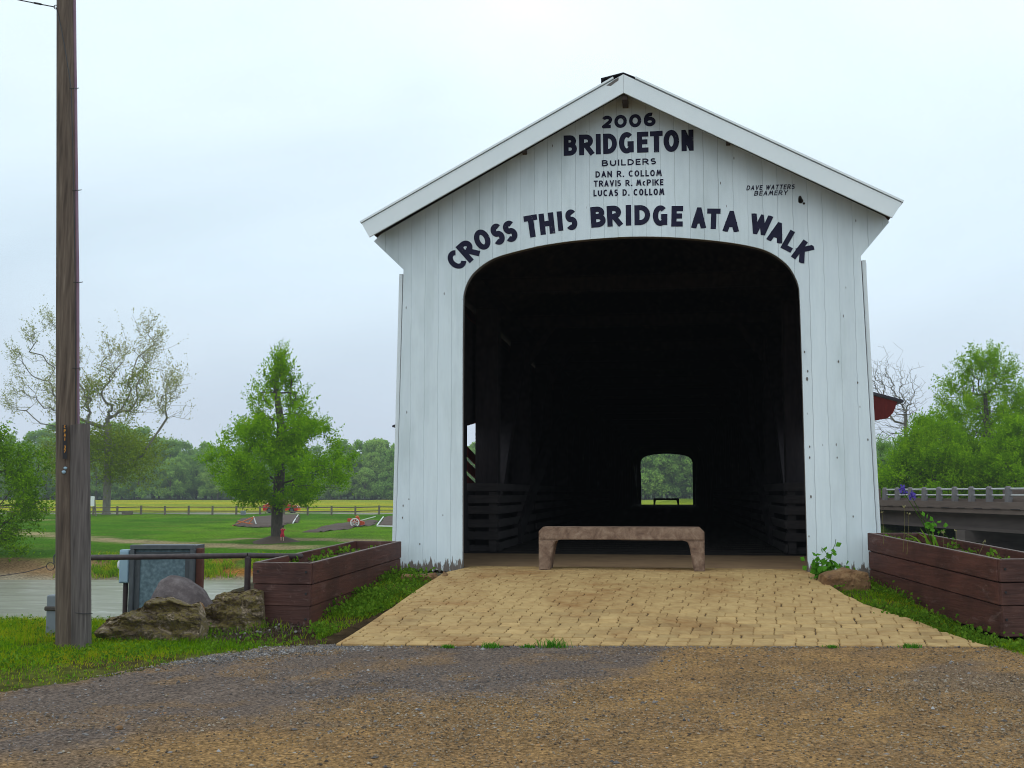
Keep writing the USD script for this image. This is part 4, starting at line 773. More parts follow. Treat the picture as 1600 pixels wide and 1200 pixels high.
for (x, y, r) in ((102.2, 731.5, .013), (99.8, 737.5, .015)):
    m = rock((r * 1.2, .012, r), 2, .2, sub=2); m.apply_transform(trimesh.transformations.rotation_matrix(YAW, UP)); m.apply_translation(ptb(x, y, DP - .1)); obj('lichen', m, M['boxgrey'], PO, smooth=True)
eye = ptb(84, 868, DP); obj('hook', path_tube([ptb(92, 866), ptb(86, 866.5), ptb(84, 870), ptb(84.5, 880)], .006, 6), M['galv_frame'], PO)
obj('ring', path_tube([ptb(79 + 6.5 * math.cos(a), 885 + 6 * math.sin(a)) for a in np.linspace(0, 2 * math.pi, 16)], .0035, 6, False), M['pipe'], PO)
obj('chain_wire', path_tube([ptb(73, 885), ptb(40, 894), ptb(0, 900), ptb(-80, 915)], .004, 6), M['pipe'], PO)
obj('conduit', path_tube([ptb(88.5, 868, DP + .05), ptb(87.5, 945, DP + .05)], .007, 6), M['grey_plastic'], PO)
OW = thing('overhead_wire', 'thin overhead wire running from the pole out of the top left corner', 'wire')
obj('wire', path_tube([ptb(86, 11, DP), ptb(60, 6, DP), ptb(25, -1, DP), ptb(-200, -40, DP)], .005, 6), M['black'], OW)
obj('insulator', path_tube([ptb(54, 4.6, DP), ptb(64, 6.6, DP)], .009, 6), M['black'], OW); obj('ring', path_tube([ptb(87 + 2.6 * math.cos(a), 11 + 3 * math.sin(a)) for a in np.linspace(0, 2 * math.pi, 12)], .004, 5, False), M['black'], OW)

# ------------------------------------------------------------------ pipe rail, cabinet, pedestal
PR = thing('pipe_railing', 'dark steel pipe rail along the river edge between pole and planter', 'railing'); DR = 11.25
obj('rail', path_tube([at(120, 871.5, DR), at(290, 869.5, DR), at(387, 868, DR), at(470, 869, DR + .2)], .0275, 12), M['pipe'], PR, smooth=40)
q = at(387.5, 872, DR); obj('post', path_tube([q, (q[0], q[1], -1.3)], .032, 12), M['pipe'], PR, smooth=40)
q = at(131, 872, DR); obj('post', path_tube([q, (q[0], q[1], -1.3)], .032, 12), M['pipe'], PR, smooth=40)
DC = 11.75; a = at(204, 851.5, DC); b = at(304, 852, DC); w = np.linalg.norm(b - a); zt = a[2]; zb = -.95
CB = thing('steel_cabinet', 'galvanised steel cabinet with raised rim behind the boulder', 'cabinet', (a[0], a[1], 0), YAW)
obj('panel', bx(.02, w - .02, .03, .06, zb, zt - .02), M['galv'], CB)
for (u0, u1, v0, v1) in ((0, .045, zb, zt - .0465), (w - .045, w, zb, zt - .0465), (0, w, zt - .045, zt)): obj('frame', rbx(u0, u1, -.02, .055, v0, v1, .004), M['galv_frame'], CB)
obj('inner_rail', bx(.085, w - .085, .022, .029, zt - .12, zt - .075), M['galv_frame'], CB); obj('inner_rail', bx(.05, .1, .018, .029, zb, zt - .075), M['galv_frame'], CB); obj('inner_rail', bx(w - .1, w - .05, .018, .029, zb, zt - .075), M['galv_frame'], CB)
obj('body', bx(.01, w - .01, .061, .42, zb, zt - .01), M['galv_frame'], CB)
c0 = at(304.5, 857, DC); c1 = at(314.5, 857, DC); obj('side_post', rbx(w + .004, w + .004 + np.linalg.norm(c1 - c0), .05, .14, zb, c0[2], .005), M['rust'], CB)
EB = thing('electrical_box', 'pale blue-grey electrical box with conduit on the left of the cabinet', 'electrical box', (a[0], a[1], 0), YAW)
e0, e1 = at(187.5, 859, DC), at(187.5, 911, DC); ew = w * .145
obj('box', rbx(-.11, -.012, -.01, .11, e1[2], e0[2], .006), M['boxgrey'], EB); obj('cover', rbx(-.104, -.018, -.018, -.011, e1[2] + .012, e0[2] - .02, .003), M['boxgrey'], EB)
obj('conduit', path_tube([(-.055, .05, e1[2] - .001), (-.05, .05, -.9)], .026, 10), M['pipe'], EB, smooth=40)
obj('meter', rock((.018, .02, .045), 3, .05, sub=2).apply_translation((-.13, .04, e0[2] - .16)), M['white'], EB, smooth=True)
PD = thing('service_pedestal', 'low grey service pedestal with a brown band just behind the pole', 'pedestal'); g0 = at(72, 930, 10.1); g1 = at(94, 930, 10.1)
c, s_ = (g0 + g1) / 2, np.linalg.norm(g1 - g0) / 2
obj('body', rbx(c[0] - s_, c[0] + s_, c[1], c[1] + .15, -.7, c[2], .01), M['grey_plastic'], PD); zb_ = at(72, 951, 10.1)[2]; obj('band', rbx(c[0] - s_ - .015, c[0] + s_ + .01, c[1] - .015, c[1] + .16, zb_ - .02, zb_ + .02, .01), M['bark'], PD)

# ------------------------------------------------------------------ boulders and rocks
def put_rock(name, lab, px_c, D, size, seed, mat, cat='rock', rot=0, **k):
    m = rock(size, seed, **k); m.apply_transform(trimesh.transformations.rotation_matrix(rot, (0, 1, 0))); m.apply_transform(trimesh.transformations.rotation_matrix(YAW, UP)); p = at(*px_c, D); m.apply_translation(p)
    return tag(obj(name, m, M[mat], smooth=38), lab, cat)
def boulder_shape(D):
    prof = np.array([at(*q, D) for q in ((228, 970), (238, 932), (251, 906), (267, 898), (286, 902), (316, 922), (332, 945), (334, 970))])
    pts = []
    for s_, k in ((0, 1.0), (.12, .97), (-.12, .93), (.24, .7), (-.24, .62)):
        c = prof.mean(0); c[2] = prof[:, 2].min()
        pts += [c + (p - c) * k + FW * s_ for p in prof]
    h = trimesh.convex.convex_hull(np.array(pts)); h = h.subdivide().subdivide().subdivide(); h = trimesh.smoothing.filter_taubin(h, iterations=30)
    v = h.vertices; v = v + h.vertex_normals * ((meshkit.fbm(v * 7, 4, 3) - .5) * .028 + (meshkit.fbm(v * 25, 3, 5) - .5) * .006)[:, None]
    return trimesh.Trimesh(v, h.faces, process=False)
tag(obj('boulder', boulder_shape(11.0), M['boulder'], smooth=50), 'rounded grey boulder leaning before the steel cabinet', 'boulder')
def crag(name, lab, prof, D, thick, seed, mat, amp=1.0):
    """a rock with a broken, ledged face: its outline, then ledges and hollows"""
    P = [at(x, y, D) for x, y in prof]; base = min(p[2] for p in P) - .12
    u = np.array([[side(p[0], p[1]), p[2]] for p in P]); x0, x1 = u[:, 0].min(), u[:, 0].max(); o = np.argsort(u[:, 0]); rr = np.random.default_rng(seed)
    n, m = 170, 84; V = np.zeros((m, n, 3))
    for i in range(n):
        f = i / (n - 1); l = x0 + (x1 - x0) * f; top = np.interp(l, u[o, 0], u[o, 1]); e = math.sqrt(max(0, 1 - (2 * f - 1) ** 4)); 
        for j in range(m):
            g = j / (m - 1) * math.pi            # over the rock from front foot to back foot
            dpt = -math.copysign(abs(math.cos(g)) ** .45, math.cos(g)) * thick * (.45 + .55 * e); z = base + (top - base) * (math.sin(g) ** .42) * (1 if 0 < f < 1 else .96)
            V[j, i] = CAM + RT * l + FW * (D + thick * .6 + dpt); V[j, i, 2] = z
    v = V.reshape(-1, 3)
    q = np.column_stack([v @ RT, v @ FW, v[:, 2]])
    led = np.sin(q[:, 2] * 42 + 7 * meshkit.fbm(q * [3, 3, 1], 3, seed)); dsp = .045 * np.sign(led) * np.abs(led) ** .4 * meshkit.noise(q * [4, 4, 3], seed + 2) + .20 * (meshkit.fbm(q * [5, 5, 9], 5, seed + 5) - .5) + .14 * (np.abs(meshkit.fbm(q * 9, 4, seed + 8) - .5) - .1); dsp *= amp
    dsp = dsp + amp * (.05 * (meshkit.fbm(q * 24, 3, seed + 3) - .5) + .03 * (np.abs(meshkit.fbm(q * 38, 2, seed + 4) - .5)))
    v = v - FW * dsp[:, None] * 1.2; v[:, 2] += dsp * .35 + amp * .03 * (meshkit.fbm(q * 14, 3, seed + 1) - .5)
    k = (np.arange(m - 1)[:, None] * n + np.arange(n - 1)[None]).ravel()
    F = np.column_stack([k, k + 1, k + n + 1, k + n])
    caps = [np.column_stack([np.arange(m - 1) * n + 0, (np.arange(1, m)) * n + 0, np.full(m - 1, (m // 2) * n)]), np.column_stack([(np.arange(1, m)) * n + n - 1, np.arange(m - 1) * n + n - 1, np.full(m - 1, (m // 2) * n + n - 1)])]
    return tag(obj(name, trimesh.Trimesh(v, np.vstack([F[:, [0, 1, 2]], F[:, [0, 2, 3]]] + caps), process=False), M[mat], smooth=24), lab, 'rock')
crag('sandstone_rock', 'long mossy tan sandstone rock beside the pole', [(151, 1004), (154, 972), (180, 967), (205, 957), (222, 946), (238, 938), (247, 940), (258, 937), (272, 942), (290, 949), (305, 946), (312, 962), (313, 1000)], 9.9, .2, 6, 'mossrock')
crag('sandstone_rock', 'brown mossy rock between the boulder and the left planter', [(306, 985), (310, 960), (320, 950), (334, 944), (336, 933), (350, 927), (370, 927), (392, 924), (408, 928), (412, 985)], 10.5, .22, 9, 'mossrock')
put_rock('yellow_rock', 'small yellow stone wedged between the two sandstone rocks', (312, 952), 10.35, (.05, .05, .065), 7, 'orangerock', rough=.4, sub=3)
crag('orange_slab', 'flat orange-brown stone slab by the right foot of the portal', [(1286, 908), (1288, 899), (1303, 894), (1325, 889), (1342, 892), (1357, 895), (1361, 908)], 12.05, .2, 13, 'orangerock', .35)
crag('orange_slab', 'mossy orange stone under the left foot of the portal', [(620, 918), (628, 897), (660, 899), (680, 896), (692, 893), (699, 897), (690, 912)], 12.55, .14, 15, 'orangerock', .35)

# ------------------------------------------------------------------ near grass, weeds, mulch
def poly_px(pts): return Polygon([gp(*p) for p in pts]).buffer(0)
r7 = np.random.default_rng(7)
lawn = Polygon([gp(-60, 1099), gp(0, 1088), gp(100, 1071), gp(200, 1053), gp(330, 1028), gp(430, 1013), gp(520, 1003), gp(470, 990)] + [tuple(LD(-2.25, 10.6)), tuple(LD(-3.0, 10.8)), tuple(LD(-4.4, 11.1)), tuple(LD(-6.5, 11.2)), tuple(LD(-6.5, 8.0))]).buffer(.03)
P = inside(lawn, 52000, r7); k = meshkit.fbm(np.stack([P[:, 0] * 1.4, P[:, 1] * 1.4, 0 * P[:, 0]], -1), 4, 71)
dd, l2 = depth(P[:, 0], P[:, 1]), side(P[:, 0], P[:, 1])
bdist = np.array([0.0] * len(P)); bd_ = np.interp(l2, [-5, -4, -2.8, -1.6], [7.75, 8.2, 8.95, 9.75]); bdist = dd - bd_
kp = (r7.uniform(size=len(P)) < np.clip(.25 + bdist * 2.2, .15, 1)) & (k > .30 + .25 * r7.uniform(size=len(P)) * (l2 > -2.9) * (dd > 9.6)) & ~((l2 > -3.15) & (dd > 9.85) & (r7.uniform(size=len(P)) < .82)); P, k, bdist = P[kp], k[kp], bdist[kp]
h = np.clip(.016 + .05 * np.clip(bdist, 0, 1) + .05 * (k - .4), .014, .085) * r7.uniform(.6, 1.35, len(P))
tag(obj('lawn_grass', blades(on_ground(P), h, .006, r7, .9), M['grass']), 'short bright green and yellow grass round the pole foot', 'grass', kind='stuff')
tall = P[(bdist > 1.1)]; tall = tall[r7.uniform(size=len(tall)) < .06]
tag(obj('tall_grass', blades(on_ground(tall), r7.uniform(.05, .13, len(tall)), .005, r7, .7), M['grass_green']), 'taller grass along the river edge behind the pole', 'grass', kind='stuff')
cl = P[r7.uniform(size=len(P)) < .035]
weeds('clover', 'clover and low broad leaves in the left lawn', on_ground(cl, .01), .026, r7, per=9, spread=.035)
verge_l = Polygon([gp(500, 1000), gp(620, 945)] + [tuple(on_ramp(690, 898)[:2] + [-.05, 0])] + [tuple(locL(-.04, lnL)[:2]), tuple(locL(-.02, 0)[:2])]).buffer(.02)
vr = [tuple(on_ramp(*p)[:2] + np.array([.03, 0])) for p in pave_px[1]]
verge_r = Polygon(vr + [gp(1650, 1030), tuple(LD(5.2, 9.6)), tuple(locR(-.03, 0)[:2]), tuple(locR(-.03, lnR)[:2])]).buffer(.02)
for nm, poly, lab, n in (('verge_grass', verge_l, 'weedy strip between left planter and brick paving', 9000), ('verge_grass', verge_r, 'grassy strip between brick paving and right planter', 20000)):
    P = inside(poly, n, r7); k = meshkit.fbm(np.stack([P[:, 0] * 2, P[:, 1] * 2, 0 * P[:, 0]], -1), 4, 73)
    tag(obj(nm, blades(on_ground(P[::3]), r7.uniform(.015, .05, len(P[::3])), .006, r7, 1.2), M['grass']), 'short yellowish grass in the ' + lab, 'grass', kind='stuff')
    kq = k > .36 + .16 * r7.uniform(size=len(P)); P, k = P[kq], k[kq]
    tag(obj(nm, blades(on_ground(P), np.clip(.012 + .10 * (k - .36), .012, .06) * r7.uniform(.6, 1.5, len(P)), .006, r7, 1.1), M['grass_green']), lab, 'grass', kind='stuff')
    Q = P[(r7.uniform(size=len(P)) < (.022 if n < 10000 else .012)) & (k > .4)]
    weeds('verge_weeds', ('broad' if n < 10000 else 'clumped') + ' weeds in the ' + lab.split(' strip ')[0] + ' strip beside the ' + ('left' if n < 10000 else 'right') + ' planter', on_ground(Q, .02), .034, r7, per=16, spread=.055)
# more grass at the right end of the paving and beyond
rightp = Polygon([gp(1490, 1011), gp(1560, 1012), gp(1640, 1040), gp(1700, 1050), tuple(LD(6.2, 9.6)), tuple(LD(5.2, 10.0))]).buffer(.05); P = inside(rightp, 8000, r7)
tag(obj('lawn_grass', blades(on_ground(P), r7.uniform(.02, .055, len(P)), .006, r7, .9), M['grass']), 'yellow-green grass at the right edge of the gravel lot', 'grass', kind='stuff')
# mulch heap behind the rock beside the left planter
P = inside(Polygon([gp(330, 1003), gp(470, 990), tuple(LD(-2.1, 10.75)), tuple(LD(-3.0, 10.6))]).buffer(.05), 1500, r7)
tag(obj('mulch_patch', cards(on_ground(P, .01), r7.uniform(.02, .05, len(P)), r7, aspect=.4), M['mulch']), 'dark mulch patch at the foot of the left planter', 'mulch', kind='stuff')
pb_ = on_ground(inside(Polygon([gp(330, 1003), gp(470, 990), tuple(LD(-2.1, 10.75)), tuple(LD(-3.0, 10.6))]), 14, r7), .015)
mm = []
for p in pb_: m_ = rock((.016, .016, .012), 1, .3, sub=1); m_.apply_translation(p); mm.append(m_)
tag(obj('mulch_pebbles', mm, M['stone_pale']), 'pale pebbles lying in the mulch by the left planter', 'pebbles', kind='stuff')
# tufts in the joint along the front of the paving
for i, (x, s, lab) in enumerate(((768, .035, 'small grass tuft at the front edge of the brick paving, left of the bigger one'), (865, .06, 'bright grass tuft at the front edge of the brick paving below the bench'), (825, .025, 'thin grass tuft between the two tufts at the paving edge'), (1300, .02, 'faint grass tuft at the paving edge right of the bench'), (700, .022, 'tiny grass tuft at the paving edge near its left end'), (1425, .03, 'low grass tuft near the right end of the paving edge'))):
    p = at_ground(x, 1015); s *= 1.35; P = p + r7.normal(size=(90, 3)) * [s * .9, s * .3, 0]; P[:, 2] = ground_z(P[:, 0], P[:, 1]) + .012
    tag(obj('grass_tuft', blades(P, r7.uniform(.6, 1.3, 90) * s, .008, r7, 1.1), M['leaf_vine']), lab, 'grass tuft')
# vine at the right foot of the portal
VI = thing('vine', 'green leafy vine climbing the right foot of the portal', 'vine'); Dv = 12.35
stm = [(1272, 906), (1278, 880), (1276, 868)], [(1290, 905), (1297, 878), (1300, 862), (1305, 850), (1306, 843)], [(1297, 878), (1290, 862), (1284, 856)]
for q in stm: obj('stem', path_tube([at(x, y, Dv) for x, y in q], .0035, 5), M['leaf_weed'], VI)
spots = [(r7.normal(1280, 8), r7.normal(888, 11)) for _ in range(80)] + [(r7.normal(1303, 9), r7.normal(884, 4)) for _ in range(30)] + [(1283, 856), (1287, 859), (1291, 865), (1296, 867), (1300, 863), (1303, 858), (1305, 851), (1306, 846), (1302, 854), (1308, 860), (1299, 874), (1294, 870)]
for x, y in spots: obj('leaf', cards(at(x, min(y, 905), Dv + r7.normal(0, .05))[None] - [0, 0, .02], r7.uniform(.06, .095), r7, up=-.3, aspect=.85), M['leaf_vine'], VI)
# orange wood chips on the lot
cps = [(510, 1055), (552, 1112), (487, 1112), (565, 1116), (690, 1114), (727, 1118), (830, 1109), (255, 1118), (183, 1148), (212, 1132), (85, 1095), (87, 1133), (540, 1155), (600, 1163), (784, 1158), (843, 1168), (905, 1168), (1065, 1112), (1080, 1096), (1075, 1138), (1148, 1141), (1190, 1125), (1240, 1093), (1365, 1088), (1400, 1080), (1420, 1050), (1560, 1052), (1431, 1184), (1180, 1191), (1107, 1127), (1022, 1180), (1250, 1031), (720, 1190), (1340, 1172)]
for (x, y) in cps:
    p = at_ground(x, y); m = rbx(-.5, .5, -.12, .12, 0, .1, .03); m.apply_scale(r7.uniform(.022, .05)); m.apply_transform(trimesh.transformations.rotation_matrix(r7.normal(0, .5), UP)); m.apply_translation(p + [0, 0, .012])
    tag(obj('wood_chip', m, M['chip']), 'small orange wood chip lying on the gravel lot', 'wood chip', 'wood chips on the gravel')
p = at_ground(186, 1142); m = rock((.022, .022, .016), 4, .25, sub=2); m.apply_translation(p + [0, 0, .018]); tag(obj('orange_stone', m, M['orangerock'], smooth=40), 'round orange stone on the dark gravel at lower left', 'stone')

# scrub along the far bank
bp_ = np.column_stack([r7.uniform(-26, -14, 1500), r7.uniform(63.6, 67.5, 1500)]); bw = CAM[:2] + bp_[:, :1] * RT[:2] + bp_[:, 1:] * FW[:2]; kk = meshkit.fbm(np.column_stack([bw * .6, 0 * bw[:, 0]]), 3, 91) > .46; bw = bw[kk]
tag(obj('bank_scrub', blades(on_ground(np.repeat(bw, 6, 0) + r7.normal(0, .18, (len(bw) * 6, 2))), r7.uniform(.12, .45, len(bw) * 6), .06, r7, .9), M['grass']), 'rough green and orange scrub on the far river bank', 'scrub', kind='stuff')

# ------------------------------------------------------------------ trees
def grow(root, tips, seed, stem=(), curl=.25, seg=3):
    """joins every tip to the nearest part of the tree that lies nearer the root; returns nodes, parents"""
    rng = np.random.default_rng(seed); N = [np.asarray(root, float)]; par = [-1]; dist = [0.0]
    for s in stem:
        dist.append(dist[-1] + np.linalg.norm(np.asarray(s) - N[-1])); N.append(np.asarray(s, float)); par.append(len(N) - 2)
    tips = np.asarray(tips); order = np.argsort(np.linalg.norm(tips - N[-1] if len(stem) else tips - root, axis=1)); arr = np.zeros((len(tips) * seg + len(N) + 5, 3)); da = np.zeros(len(arr)); n = len(N); arr[:n] = N; da[:n] = dist
    ends = []
    for t in tips[order]:
        dv = t - arr[:n]; d = np.linalg.norm(dv, axis=1); cost = d + .35 * da[:n] * .5 + np.where(dv[:, 2] < 0, -dv[:, 2] * .8, 0)
        if len(stem): cost[0] += 1e3
        i = int(np.argmin(cost)); a = arr[i]; Lg = d[i]; prev = i
        bend = rng.normal(0, 1, 3) * curl * Lg * .3 - np.array([0, 0, curl * Lg * .15])
        for k in range(1, seg + 1):
            f = k / seg; q = a + (t - a) * f + bend * math.sin(math.pi * f); arr[n] = q; da[n] = da[prev] + Lg / seg; par.append(prev); prev = n; n += 1
        ends.append(prev)
    return arr[:n], np.array(par), np.array(ends)
def limbs(nodes, par, r_tip, r_root, expo=2.3):
    n = len(nodes); A = np.zeros(n); ch = np.bincount(par[1:], minlength=n); A[ch == 0] = 1
    for i in range(n - 1, 0, -1): A[par[i]] += A[i]
    r = r_tip * A ** (1 / expo); r *= 1 + (r_root / max(r[0], 1e-9) - 1) * (A / A[0]) ** .5
    return [(nodes[par[i]], nodes[i], r[par[i]] if A[par[i]] < 4 * A[i] else r[i] * 1.1, r[i]) for i in range(1, n)], r
def tree(name, lab, base, tips, stem, seed, r_tip, r_root, leafm, bark, leaf_fn, cat='tree', curl=.25, sides=6, group=None, seg=3, expo=2.3):
    t = thing(name, lab, cat, tuple(base), 0, group); root = np.zeros(3)
    nodes, par, ends = grow(root, tips, seed, stem, curl, seg); sg, r = limbs(nodes, par, r_tip, r_root, expo)
    big = [s for s in sg if s[2] > r_root * .3]; small = [s for s in sg if s[2] <= r_root * .3]
    flare = [(root - [0, 0, .3], root + [0, 0, .35], r_root * 1.5, r_root * 1.02)]
    obj('trunk', tubes(big + flare, 10), M[bark], t, smooth=60); tw = tubes(small, sides if len(small) < 8000 else 4)
    obj('branches', tw, M[bark], t, smooth=60)
    for nm, m, mt in leaf_fn(nodes, ends, np.random.default_rng(seed + 1)): obj(nm, m, M[mt], t)
    return t
def crown_pts(rng, n, prof, bottom, top, lump=.35, seed=0, hollow=.35):
    """points in a crown: prof(f) gives the radius at the height fraction f"""
    out = []
    while len(out) < n:
        f = rng.uniform(0, 1); th = rng.uniform(0, 2 * math.pi); R = prof(f) * (1 + lump * (meshkit.noise(np.array([math.cos(th) * 1.6, math.sin(th) * 1.6, f * 5.0]) + seed * 5.1, seed) - .5) * 2)
        rr = R * (hollow + (1 - hollow) * math.sqrt(rng.uniform()))
        if rng.uniform() < (prof(f) / 1.0) ** .6 or True: out.append((rr * math.cos(th), rr * math.sin(th), bottom + f * (top - bottom)))
    return np.array(out)
def clumped(rng, tips, k, tight, keep=.15):
    """draws the tips of a crown together into k uneven clumps with gaps between them"""
    c = tips[rng.choice(len(tips), k, replace=False)]; d = np.linalg.norm(tips[:, None] - c[None], axis=2); i = d.argmin(1); t = c[i] + (tips - c[i]) * tight * rng.uniform(.6, 1.3, (k, 1))[i]
    loose = rng.uniform(size=len(tips)) < keep; t[loose] = tips[loose]; return t
def shoots(nodes, ends, rng, per, length, size, upw, spread, aspect=.5):
    """leaves along upright shoots at the twig ends"""
    E = nodes[ends]; out = []
    ctr = np.array([0, 0, E[:, 2].mean() * .8]); d = E - ctr; d[:, 2] = np.abs(d[:, 2]) * .3; d /= np.linalg.norm(d, axis=1, keepdims=True) + 1e-9; d = d + [0, 0, upw] + rng.normal(0, spread, E.shape); d /= np.linalg.norm(d, axis=1, keepdims=True)
    t = rng.uniform(-.35, 1, (len(E), per)); Ln = rng.uniform(.6, 1.25, (len(E), 1)) * length
    P = E[:, None] + d[:, None] * (t * Ln)[..., None] + rng.normal(0, .075, (len(E), per, 3))
    return cards(P.reshape(-1, 3), rng.uniform(.7, 1.3, len(E) * per) * size, rng, up=.2, aspect=aspect)
# the feathery green tree on the lawn across the river
rt = np.random.default_rng(31)
tb = at_ground(432, 846, 60); Dt = depth(tb[0], tb[1]); K = Dt / FP
prof_t = lambda f: np.interp(f, [0, .12, .3, .5, .64, .73, .82, .93, 1], [.55, .92, 1.02, .80, .58, .34, .20, .13, .04]) * 94 * K
H_t = 300 * K
def spray(n, e, r, per, length, size, upw, spread, thick=.05, aspect=.42):
    """leaves strung along rising, curving shoots at the twig ends"""
    E = n[e]; d = E.copy(); d[:, 2] = 0; d /= np.linalg.norm(d, axis=1, keepdims=True) + .4; d = d + [0, 0, upw] + r.normal(0, spread, E.shape); d /= np.linalg.norm(d, axis=1, keepdims=True)
    Ln = r.uniform(.55, 1.3, (len(E), 1)) * length; t = r.uniform(-.5, 1, (len(E), per)); P = E[:, None] + d[:, None] * (t * Ln)[..., None]; P[..., 2] += .22 * Ln * t * np.abs(t); P += r.normal(0, thick, P.shape) * (1.6 - t[..., None])
    return cards(P.reshape(-1, 3), r.uniform(.7, 1.3, P.shape[0] * per) * size, r, up=.3, aspect=aspect)
tips = clumped(rt, crown_pts(rt, 560, prof_t, 60 * K, H_t * .95, .6, 2, .25), 80, .8)
low = tips[:, 2] < H_t * .62
LAWN = tree('feathery_tree', 'single feathery green tree with dead twigs at its top on the far lawn', tb, tips, [(0, 0, 2.2), (.1, 0, 4), (.15, .1, 6.2), (.1, .1, 8.5), (-.25, 0, 10.6), (-.35, 0, H_t * .93)], 33, .016, .4, 'leaf_green', 'bark',
     lambda n, e, r: [('crown', trimesh.util.concatenate([spray(n, e, r, 30, 1.05, .19, .95, .4, .045), spray(n, e[n[e][:, 2] < H_t * .62], r, 110, .8, .2, .3, .6, .17)]), 'leaf_green')], curl=.18)
obj('leader', tubes([((.15, .1, 7.0), (.75, .1, 9.0), .11, .07), ((.75, .1, 9.0), (.85, .1, 11.6), .07, .03)], 6), M['bark'], LAWN)
obj('dead_twigs', tubes([((-.35, 0, H_t * .91), (-.35 + x, y, H_t + z), .03, .008) for x, y, z in ((-.15, 0, .45), (.25, .1, .62), (.7, .1, .5), (1.1, 0, .12), (.45, .2, .9), (-.5, .1, .35), (.9, .1, -.3))], 5), M['bark'], LAWN)
# sycamore: bare limbs, thin young leaves, yellow-green low growth
sb = at_ground(166, 804, 90); Ds_ = depth(sb[0], sb[1]); K = Ds_ / FP
def S(x, y, dz=0): return np.array([(x - 166) * K, 0, (804 - y) * K])
rs = np.random.default_rng(41)
fans = [(214, 505), (222, 530), (205, 548), (237, 556), (190, 562), (252, 580), (266, 604), (281, 607), (226, 588), (246, 618), (264, 636), (202, 602), (62, 500), (46, 520), (78, 522), (30, 560), (60, 560), (20, 600), (46, 602), (10, 622), (90, 552), (84, 600), (140, 540), (152, 568), (132, 598), (160, 612), (178, 640), (110, 620), (122, 642), (215, 640), (60, 640)]
tp = []
for c in fans:
    q = rs.normal(size=(36, 3)); q /= np.linalg.norm(q, axis=1, keepdims=True); q *= rs.uniform(.1, 1, (36, 1)) ** .5; r_ = rs.uniform(12, 19) * K
    tp.append(S(c[0], c[1] + 10) + rs.normal(size=(9, 3)) * [17 * K, 26 * K, 16 * K])
    tp.append(S(c[0] + rs.normal(0, 3), c[1] + rs.normal(0, 3)) + [0, rs.uniform(-45, 45) * K, 0] + q * [r_ * .9, r_, r_ * 1.25])
for c, rx, ry, k in (((150, 690), 60, 26, 150), ((190, 730), 42, 24, 90), ((100, 720), 40, 26, 80), ((215, 700), 34, 20, 60)): tp.append(S(*c) + rs.normal(size=(k, 3)) * [rx * K * .5, rx * K * .5, ry * K * .5])
tp = np.vstack(tp)
def syc_leaves(n, e, r):
    E = n[e]; hi = E[:, 2] > (804 - 668) * K; lo = E[~hi]; E = E[hi]
    a = spray(n, e[hi], r, 9, 1.3, .25, 1.3, .5, .06, .4)
    y = E[(E[:, 2] < (804 - 575) * K) & (np.abs(E[:, 0]) < 70 * K)]; y = y[r.integers(0, len(y), 130)]
    b = cards(np.vstack([np.repeat(lo, 34, 0) + r.normal(0, .75, (len(lo) * 34, 3)), np.repeat(y, 14, 0) + r.normal(0, .5, (len(y) * 14, 3))]), .27, r)
    return [('young_leaves', a, 'leaf_syc'), ('low_leaves', b, 'leaf_yellow')]
tree('sycamore_tree', 'tall pale sycamore with mostly bare spreading limbs behind the pole', sb, tp, [S(166, 760), S(165, 710), S(164, 665)], 43, .014, .44, 'leaf_syc', 'palebark', syc_leaves, curl=.08, sides=4, seg=3, expo=2.05)
# dark pole-like trunk of a neighbour is the sycamore's own; the leafy tree at the left edge
lb_ = LD(-33.0, 67.5); lb3 = np.array([lb_[0], lb_[1], gz(*lb_)]); rl = np.random.default_rng(51)
prof_l = lambda f: np.interp(f, [0, .2, .5, .8, 1], [3.4, 4.6, 4.2, 2.8, .6])
tree('bank_tree', 'bushy dark green tree at the left edge on the far bank', lb3, clumped(rl, crown_pts(rl, 420, prof_l, .4, 7.9, .5, 6), 42, .62), [(0, 0, 1.2), (.2, 0, 3), (.1, 0, 5)], 53, .012, .2, 'leaf_left', 'bark', lambda n, e, r: [('crown', trimesh.util.concatenate([spray(n, e, r, 30, .9, .2, .3, .5, .1), spray(n, e, r, 34, .8, .2, -.2, .6, .2)]), 'leaf_left')], curl=.18)
# trees behind the road bridge
def right_tree(name, lab, pxc, py_top, py_bot, half_px, D, seed, ntip, leaf='leaf_right', shape=None, per=34, size=.2, lump=.45, length=.9):
    K = D / FP; b = at(pxc, py_bot, D); b[2] = min(b[2], .3); H = at(pxc, py_top, D)[2] - b[2]; R = half_px * K
    prof = lambda f: R * np.interp(f, [0, .15, .35, .6, .8, 1], shape or [.75, .95, 1, .8, .5, .12])
    r_ = np.random.default_rng(seed); tips = clumped(r_, crown_pts(r_, ntip, prof, H * .06, H * .95, lump, seed), max(12, ntip // 11), .62)
    return tree(name, lab, b, tips, [(0, 0, H * .2), (.1, .1, H * .45), (0, .2, H * .72)], seed, .014, R * .05 + .06, leaf, 'bark', lambda n, e, r: [('crown', trimesh.util.concatenate([spray(n, e, r, per, length, size, .9, .35, .09), spray(n, e[n[e][:, 2] < H * .72], r, per, length * .8, size, .3, .6, .2)]), leaf)], curl=.18)
right_tree('broadleaf_tree', 'tallest bright green tree behind the road bridge at the right edge', 1548, 545, 800, 92, 92, 61, 820, shape=[.9, 1, 1, .86, .62, .2], length=1.2, per=42)
right_tree('broadleaf_tree', 'rounded green tree left of the tallest one behind the road bridge', 1460, 648, 800, 68, 82, 62, 560, lump=.35, per=42)
right_tree('broadleaf_tree', 'dense green tree low at the right edge in front of the tallest tree', 1590, 660, 800, 70, 80, 63, 560, lump=.3, per=42)
